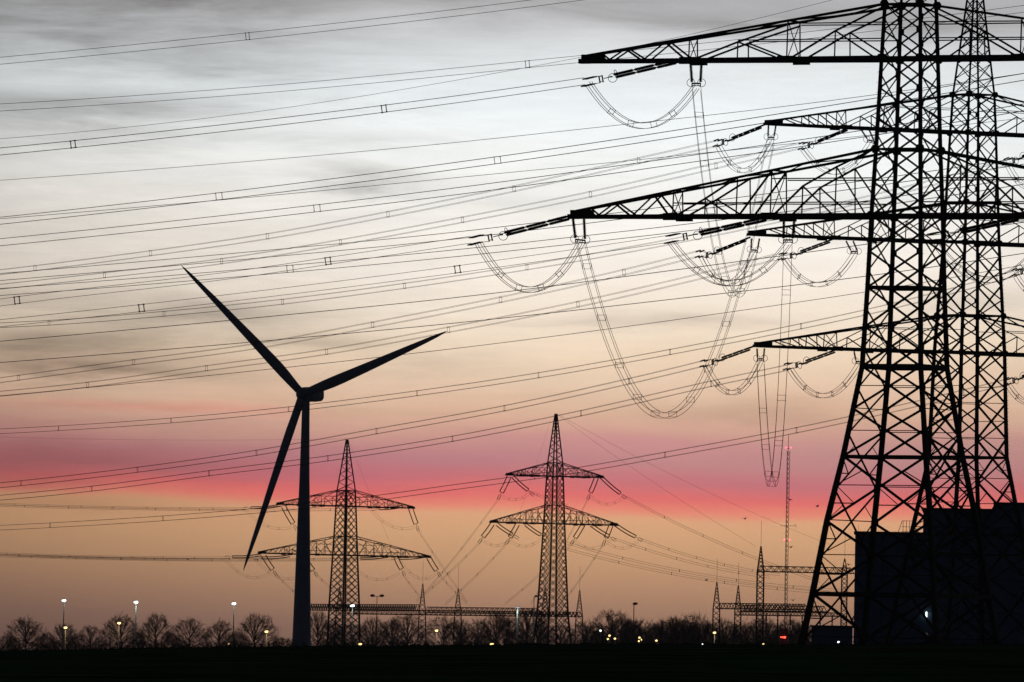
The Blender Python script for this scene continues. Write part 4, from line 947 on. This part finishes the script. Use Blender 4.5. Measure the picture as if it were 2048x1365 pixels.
# ------------------------------------------------------------------ bare winter trees
def tree_mesh(seed, H=10.0, wd=.46, low=.16, nprim=34, twr=.011):
    rnd = random.Random(seed); tv = MB(); cv_ = MB(); up_ = Vector((0, 0, 1))
    C0 = Vector((rnd.uniform(-.2, .2), 0, H*.55)); rx = H*wd; rz = H*.47
    def env(d, k):      # point of the egg shaped crown outline in direction d
        f_ = 1.0 - .22*max(0, d.z)**2
        return C0 + Vector((d.x*rx*k*f_, d.y*rx*k*f_, d.z*rz*k))
    lump = [(Vector((rnd.uniform(-1, 1), rnd.uniform(-1, 1), rnd.uniform(-.4, 1))).normalized(), rnd.uniform(-.16, .12)) for _ in range(9)]
    def kk(d): return 1.0 + sum(a*max(0, d.dot(l))**6 for l, a in lump)
    tv.tube([Vector((0, 0, -.4)), Vector((.04, 0, H*.14)), Vector((.1, 0, H*.3)), Vector((C0.x*.7, 0, H*.55)), Vector((C0.x, 0, H*.80))], H*.021, 7, r2=H*.006)
    def curve(a, b_, lift, n):
        m_ = a.lerp(b_, .5) + up_*lift
        return [a*(1-t)**2 + m_*2*t*(1-t) + b_*t*t for t in [i/n for i in range(n+1)]]
    for i in range(nprim):
        z = 1 - (i+.5)/nprim*1.55; a = i*2.39996 + rnd.uniform(-.3, .3); rr = math.sqrt(max(0, 1-z*z)); d = Vector((rr*math.cos(a), rr*math.sin(a), z))
        h0 = lerp(H*low, H*.62, max(0, min(1, (z+.5)/1.5))**1.1) * rnd.uniform(.85, 1.1)
        st_ = Vector((C0.x*h0/H, 0, h0)); en = env(d, kk(d)*rnd.uniform(.86, 1.0))
        lift = -(en-st_).length*.06 if z > .3 else (en-st_).length*.10*(1 if z > -.2 else 1.6)
        pc = curve(st_, en, -lift, 7); tv.tube(pc, H*rnd.uniform(.006, .010), 4, r2=.014)
        for j in range(9):
            t = rnd.uniform(.22, .95); q = pc[min(6, int(t*7))].lerp(pc[min(7, int(t*7)+1)], t*7 % 1)
            dd = (d + Vector((rnd.gauss(0, 1), rnd.gauss(0, 1), rnd.gauss(.15, .8)))*.30).normalized()
            e2 = env(dd, kk(dd)*rnd.uniform(.82, 1.06)); e2 = q.lerp(e2, rnd.uniform(.6, 1.0))
            sc_ = curve(q, e2, -(e2-q).length*.05, 4); cv_.tube(sc_, .030, 3, r2=.012)
            L2 = (e2-q).length; dr = (e2-q).normalized() if L2 > .01 else d
            for k in range(11):
                t2 = rnd.uniform(.12, 1.0); q2 = sc_[min(3, int(t2*4))].lerp(sc_[min(4, int(t2*4)+1)], t2*4 % 1)
                tw = (dr + Vector((rnd.gauss(0, 1), rnd.gauss(0, 1), rnd.gauss(.1, 1)))*.42).normalized()*rnd.uniform(.35, 1.1)*(H/10)
                cv_.tube([q2, q2 + tw*.5 + up_*.02, q2 + tw + up_*.08], twr*1.3, 3, r2=twr*.6)
    mz = max(p.z for p in cv_.v); k = H/mz
    for L_ in (tv, cv_): L_.v = [p*k for p in L_.v]
    return tv.mesh('trunk', BARK), cv_.mesh('crown', TWIG)
TM = [tree_mesh(s, 10, sp, lo) for s, sp, lo in ((3, .46, .16), (11, .52, .14), (23, .44, .18), (42, .66, .10), (57, .40, .12))]
def tree(px, D, hpx, proto, label, group, rz=0.0, ybase=None):
    b0 = P(px, hor(px), D); b0.z = 0; h = (hor(px) - (1297 - hpx)) * D / F + CAMZ
    e = empty('bare_tree', b0, rz, label=label, cat='tree', group=group); s = h/10
    mt = Matrix.Diagonal((s, s, s, 1)); link('trunk', TM[proto][0], e, mt); link('crown', TM[proto][1], e, mt); return e
GT = 'bare trees along the horizon'
lefts = [(52, 72, 0, 'bushy bare tree nearest the left picture edge'), (14, 30, 3, 'low dark scrubby tree at the very left edge'), (96, 38, 4, 'small bare tree between the leftmost tree and the first white lamp'),
         (126, 54, 2, 'bare tree behind the short yellow lamp by the first tall lamp'), (182, 50, 1, 'rounded low bare tree between the first two tall lamps'), (150, 34, 3, 'scrubby tree low between the first two tall lamps'),
         (243, 78, 0, 'tall bare tree with a yellow lamp in front of its crown'), (283, 40, 4, 'small dark tree just right of the second tall lamp'), (312, 76, 2, 'upright bare tree right of the second tall lamp'),
         (345, 36, 3, 'low scrub tree left of the broad oval one'), (378, 66, 1, 'broad oval bare tree fourth of the even row'), (438, 66, 0, 'bare tree just left of the third tall lamp'),
         (470, 38, 3, 'low dark tree at the foot of the third tall lamp'), (507, 76, 2, 'tallest bare tree between the third tall lamp and the turbine'), (566, 26, 1, 'tiny bare tree just left of the turbine tower')]
mids = [(636, 82, 2, 'bare tree immediately right of the turbine tower'), (668, 66, 4, 'bare tree behind the left distant pylon left leg'), (704, 56, 1, 'bare tree behind the left distant pylon right leg'), (748, 74, 0, 'many limbed bare tree under the double headed lamp'),
        (785, 70, 4, 'narrow bare tree under the gantry beam'), (815, 76, 1, 'many limbed bare tree left of the first spired column'), (886, 72, 3, 'wide bare tree left of the second spired column'), (918, 66, 4, 'dense bare tree behind the second spired column'),
        (955, 70, 0, 'bare tree right of the second spired column'), (992, 84, 4, 'tall narrow bare tree left of the lit pole'), (1014, 68, 1, 'bare tree at the lit pole'), (1050, 88, 2, 'tall bare tree left of the middle pylon'), (1075, 60, 3, 'bare tree behind the middle pylon left leg'),
        (1122, 56, 3, 'bare tree behind the middle pylon right leg'), (1172, 64, 0, 'round bare tree touching the spired column right of the middle pylon'), (1190, 44, 4, 'low bare tree between the round one and the tall pale one')]
rights = [(1222, 84, 1, 'tall pale bare tree over the cluster of yellow lights'), (1240, 74, 4, 'dense bare tree right beside the cluster of yellow lights'), (1258, 62, 2, 'bare tree left of the dark single lamp post'), (1280, 66, 3, 'bare tree right of the dark single lamp post'),
          (1302, 62, 0, 'bare tree over the pair of low lights'), (1322, 66, 4, 'bare tree between the low lights and the pale pair of crowns'), (1342, 68, 1, 'one of the pale crowned bare trees right of the low lights'), (1366, 60, 2, 'bare tree left of the big rounded one'),
          (1390, 78, 3, 'big rounded bare tree left of the low gantries'), (1418, 58, 4, 'bare tree just left of the slim spired column'), (1448, 70, 4, 'upright bare tree between the first two low gantry columns'), (1462, 52, 1, 'low bare tree under the first low gantry beam'),
          (1492, 66, 0, 'bare tree between the second and the tall gantry column'), (1508, 50, 3, 'low bare tree at the foot of the tall gantry column'), (1540, 60, 4, 'bare tree right of the tall gantry column'), (1560, 46, 1, 'low bare tree near the red light'),
          (1578, 66, 2, 'bare tree under the distant mast'), (1600, 62, 4, 'bare tree left of the nearest pylon leg'), (1626, 44, 3, 'low bare tree behind the nearest pylon leg'), (1206, 58, 4, 'tangled bare tree left of the tall pale tree'), (1270, 50, 1, 'low bare tree directly behind the dark single lamp post'), (1352, 74, 4, 'upright bare tree between the pale crown and the rounded tree'), (1378, 64, 0, 'bare tree tucked left against the rounded tree'), (1404, 62, 1, 'bare tree tucked right against the rounded tree'), (1526, 70, 2, 'tall bare tree close right of the tall gantry column'), (1590, 56, 3, 'wide bare tree between the mast and the nearest pylon leg')]
rnd = random.Random(5)
for row, D in ((lefts, 2500), (mids, 3500), (rights, 3150)):
    for (x, h, p, lab) in row: 
        o = tree(x, D + rnd.uniform(-60, 60), h, p, lab, GT, rnd.uniform(0, 6.28))
        o.scale = (rnd.uniform(.86, 1.22), rnd.uniform(.86, 1.22), 1); o.rotation_euler = (rnd.uniform(-.04, .04), rnd.uniform(-.05, .05), o.rotation_euler.z)
# low hedge and scrub along the road, broken up
hb = MB()
for k in range(900):
    x = rnd.uniform(-30, 1710); D = rnd.uniform(2380, 3700); hpx = 5 + 9*abs(math.sin(x*.013 + 1)*math.sin(x*.041)) + rnd.uniform(-3, 8)
    if 1090 < x < 1160: hpx *= .3
    b0 = P(x, hor(x), D); b0.z = 0
    hh = max(.3, (hor(x) - (1297-hpx))*D/F + CAMZ)
    for j in range(26):
        a = rnd.uniform(0, 6.28); rr = rnd.uniform(0, 2.2); c = b0 + Vector((math.cos(a)*rr, math.sin(a)*rr, rnd.uniform(.0, 1)**.8*hh))
        d1 = Vector((rnd.uniform(-1, 1), rnd.uniform(-1, 1), rnd.uniform(-.5, 1))).normalized()*rnd.uniform(.25, .6); d2 = Vector((rnd.uniform(-1, 1), rnd.uniform(-1, 1), rnd.uniform(-1, 1))).normalized()*.28
        b = len(hb.v); hb.v += [c - d1, c + d2, c + d1]; hb.f.append((b, b+1, b+2))
hb.obj('roadside_scrub', BUSH, kind='stuff', label='low dark scrub and hedges along the road under the trees', cat='scrub')

# ------------------------------------------------------------------ lamps
def lamp(px, yhead, D, mtl, label, group, headw=.9, power=0, colr=(1, 1, 1), lit=True, arm_=0.0, pole=.16, double=False, cat='street lamp', headh=.28):
    b0 = P(px, hor(px), D); b0.z = 0; hp = P(px, yhead, D); H = hp.z
    e = empty('street_lamp', b0, 0, label=label, cat=cat, group=group)
    mb = MB(); mb.lathe((0, 0, 0), (0, 0, H-.1), [(0, pole*1.3), (.02, pole), (1, pole*.6)], 8); mb.obj('pole', POLE if lit else STEEL2, e, True)
    for sg in ((-1, 1) if double else (1,)):
        off = sg*(1.25 if double else arm_)
        if off: bar('arm', (0, 0, H-.25), (off, 0, H-.05), .12, e, 'oct', POLE if lit else STEEL2)
        mb = MB(); mb.lathe((off-headw/2, 0, H), (off+headw/2, 0, H+.06), [(0, headh*.3), (.15, headh*.75), (.5, headh), (.85, headh*.8), (1, headh*.3)], 8)
        mb.obj('lamp_head', mtl if lit else CLAD2, e)
        if lit:
            mb = MB(); mb.lathe((off-headw*.4, .1, H+headh*.55), (off+headw*.4, .1, H+headh*.6), [(0, headh*.5), (.5, headh*.9), (1, headh*.5)], 8); mb.obj('lamp_housing', POLE, e)
    if power:
        pl = bpy.data.lights.new('lamp_light', 'POINT'); pl.energy = power*.25; pl.color = colr; pl.shadow_soft_size = .3
        po = bpy.data.objects.new('lamp_light', pl); COL.objects.link(po); po.parent = e; po.location = (.3, -.9, H-.7)
WL = 'tall white street lamps'; YL = 'short yellow street lamps'
cw_ = (.8, 1, .92); yw = (1, .72, .3)
lamp(126, 1202, 2450, WHITEL, 'lit white lamp on the first tall pole from the left', WL, power=260, colr=cw_)
lamp(270, 1205, 2450, WHITEL, 'lit white lamp on the second tall pole from the left', WL, power=900, colr=cw_, pole=.2)
lamp(466, 1208, 2450, WHITEL, 'lit white lamp on the third tall pole, left of the turbine', WL, power=350, colr=cw_)
lamp(703, 1212, 3000, WHITEL, 'lit white lamp in front of the left distant pylon', WL, power=700, colr=cw_, headw=1.2)
lamp(1033, 1216, 3000, WHITEL, 'pole lit bright greenish white, left of the middle pylon', WL, power=5000, colr=cw_, pole=.34, headw=1.4, headh=.1, lit=False)
for x, y, lab in ((130, 1256, 'short lit yellow lamp beside the first tall pole'), (237, 1247, 'short lit yellow lamp in front of the tall tree left of the second tall pole'), (532, 1264, 'short lit yellow lamp between the tallest tree and the turbine'),
               (872, 1262, 'short lit yellow lamp left of the second spired column'), (1428, 1266, 'short lit yellow lamp at the foot of the slim spired column')):
    lamp(x, y, 2420 if x < 600 else 2700, YELLOWL, lab, YL, power=520, colr=yw, headw=.75, headh=.24)
for x, y, m_, lab, w_ in ((457, 1289, YELLOWL, 'low glaring yellow light under the tree left of the third tall pole', .7), (720, 1289, YELLOWL, 'low glaring light right of the left distant pylon foot', .9), (983, 1289, YELLOWL, 'flat low light on the crest left of the middle pylon', 1.0),
               (1200, 1262, WHITEL, 'small slanting lamp left of the yellow cluster', .5), (1218, 1272, YELLOWL, 'upper light of the yellow cluster under the tall pale tree', .6), (1215, 1279, YELLOWL, 'lower left light of the yellow cluster', .5), (1229, 1278, YELLOWL, 'right light of the yellow cluster', .6),
               (1278, 1276, YELLOWL, 'upper light of the pair right of the dark single lamp post', .55), (1277, 1283, YELLOWL, 'lower light of the pair right of the dark single lamp post', .4), (1312, 1282, YELLOWL, 'yellow light alone between the low pair and the big rounded tree', .6),
               (1282, 1280, YELLOWL, 'narrow lit post beside the pair of low lights', .25), (1404, 1290, WHITEL, 'small flat light on the crest left of the slim spired column', .45), (1526, 1289, YELLOWL, 'small flat light on the crest left of the nearest pylon leg', .45), (1676, 1285, WHITEL, 'small white light on the dark annex wall', .42)):
    lamp(x, y, 2600 if x < 1600 else 1270, m_, lab, 'low lights along the road', headw=w_*.85 if x < 1600 else .22, headh=.22 if x < 1600 else .09, pole=.1, cat='lamp')
lamp(752, 1192, 3050, None, 'tall unlit lamp post with two dark heads side by side', 'unlit lamp posts', lit=False, double=True, headw=1.25, headh=.38, pole=.15)
lamp(1266, 1208, 2900, None, 'tall unlit lamp post with dark heads right of the tall pale tree', 'unlit lamp posts', lit=False, headw=1.3, headh=.36, arm_=.3, pole=.17)
lamp(1066, 1193, 3000, None, 'tall unlit lamp post left of the middle pylon', 'unlit lamp posts', lit=False, headw=.9, headh=.3, arm_=.5, pole=.15)
# car showing red tail lights
cb = P(1567, hor(1567), 2700); cb.z = 0
C_ = empty('parked_car', cb, 0, label='dark vehicle behind the scrub showing a red light under the distant mast', cat='vehicle')
zc = P(1567, 1275, 2700).z
mb = MB(); mb.box((0, 2, zc*.45), (2.2, 4.6, zc*.7)); mb.box((0, 2.3, zc*.98), (2.0, 3.0, zc*.5)); mb.obj('body', CLAD2, C_)
for sx_ in (-.8, .8):
    for y_ in (.6, 3.5):
        mb = MB(); mb.lathe((sx_-.12, y_, .35), (sx_+.12, y_, .35), [(0, .3), (.1, .36), (.9, .36), (1, .3)], 12); mb.obj('wheel', CLAD2, C_)
mb = MB(); mb.box((.15, -.36, zc), (.55, .08, .42)); mb.obj('tail_light', TAIL, C_)
mb = MB(); mb.box((-.55, -.36, zc), (.6, .08, .22)); mb.obj('tail_light', TAIL, C_)
# concrete footing under the nearest pylon leg caught by light stays with the pylon (leg_foot)

# ------------------------------------------------------------------ birds
def birdmesh():
    mb = MB(); mb.lathe((-.22, 0, 0), (.26, 0, 0), [(0, .02), (.2, .07), (.5, .10), (.8, .06), (1, .01)], 6); b = len(mb.v)
    for sg in (-1, 1):
        b = len(mb.v)
        mb.v += [Vector(p) for p in ((.1, 0, .03), (-.1, 0, .03), (.02, sg*.25, .14), (-.13, sg*.25, .12), (-.08, sg*.5, .06), (.1, 0, .05), (-.1, 0, .05), (.02, sg*.25, .16), (-.13, sg*.25, .14), (-.08, sg*.5, .07))]
        mb.f += [(b, b+1, b+3, b+2), (b+2, b+3, b+4), (b+5, b+7, b+8, b+6), (b+7, b+9, b+8), (b, b+2, b+7, b+5), (b+2, b+4, b+9, b+7), (b+1, b+6, b+8, b+3), (b+3, b+8, b+9, b+4)]
    return mb.mesh('bird', BIRD)
BM = birdmesh()
for (x, y, lab) in ((1580, 1000, 'small bird dot just right of the mast in the pink band'), (1635, 1013, 'small bird dot between the mast and the nearest pylon leg'), (1490, 1038, 'small bird dot left of the tall gantry rod below the pink band'),
                    (1582, 1095, 'small bird dot right of the lower red mast lights'), (1413, 1161, 'small bird dot left of the slim spired column'), (1586, 1201, 'small bird dot just above the low gantry beams'), (1697, 1130, 'small bird dot beside the corner of the dark hall')):
    o = link('bird', BM, None, None, label=lab, cat='bird', group='birds over the substation'); o.scale = (.75,)*3; o.location = P(x, y, 1150); o.rotation_euler = (.2, .1, rnd.uniform(0, 6))
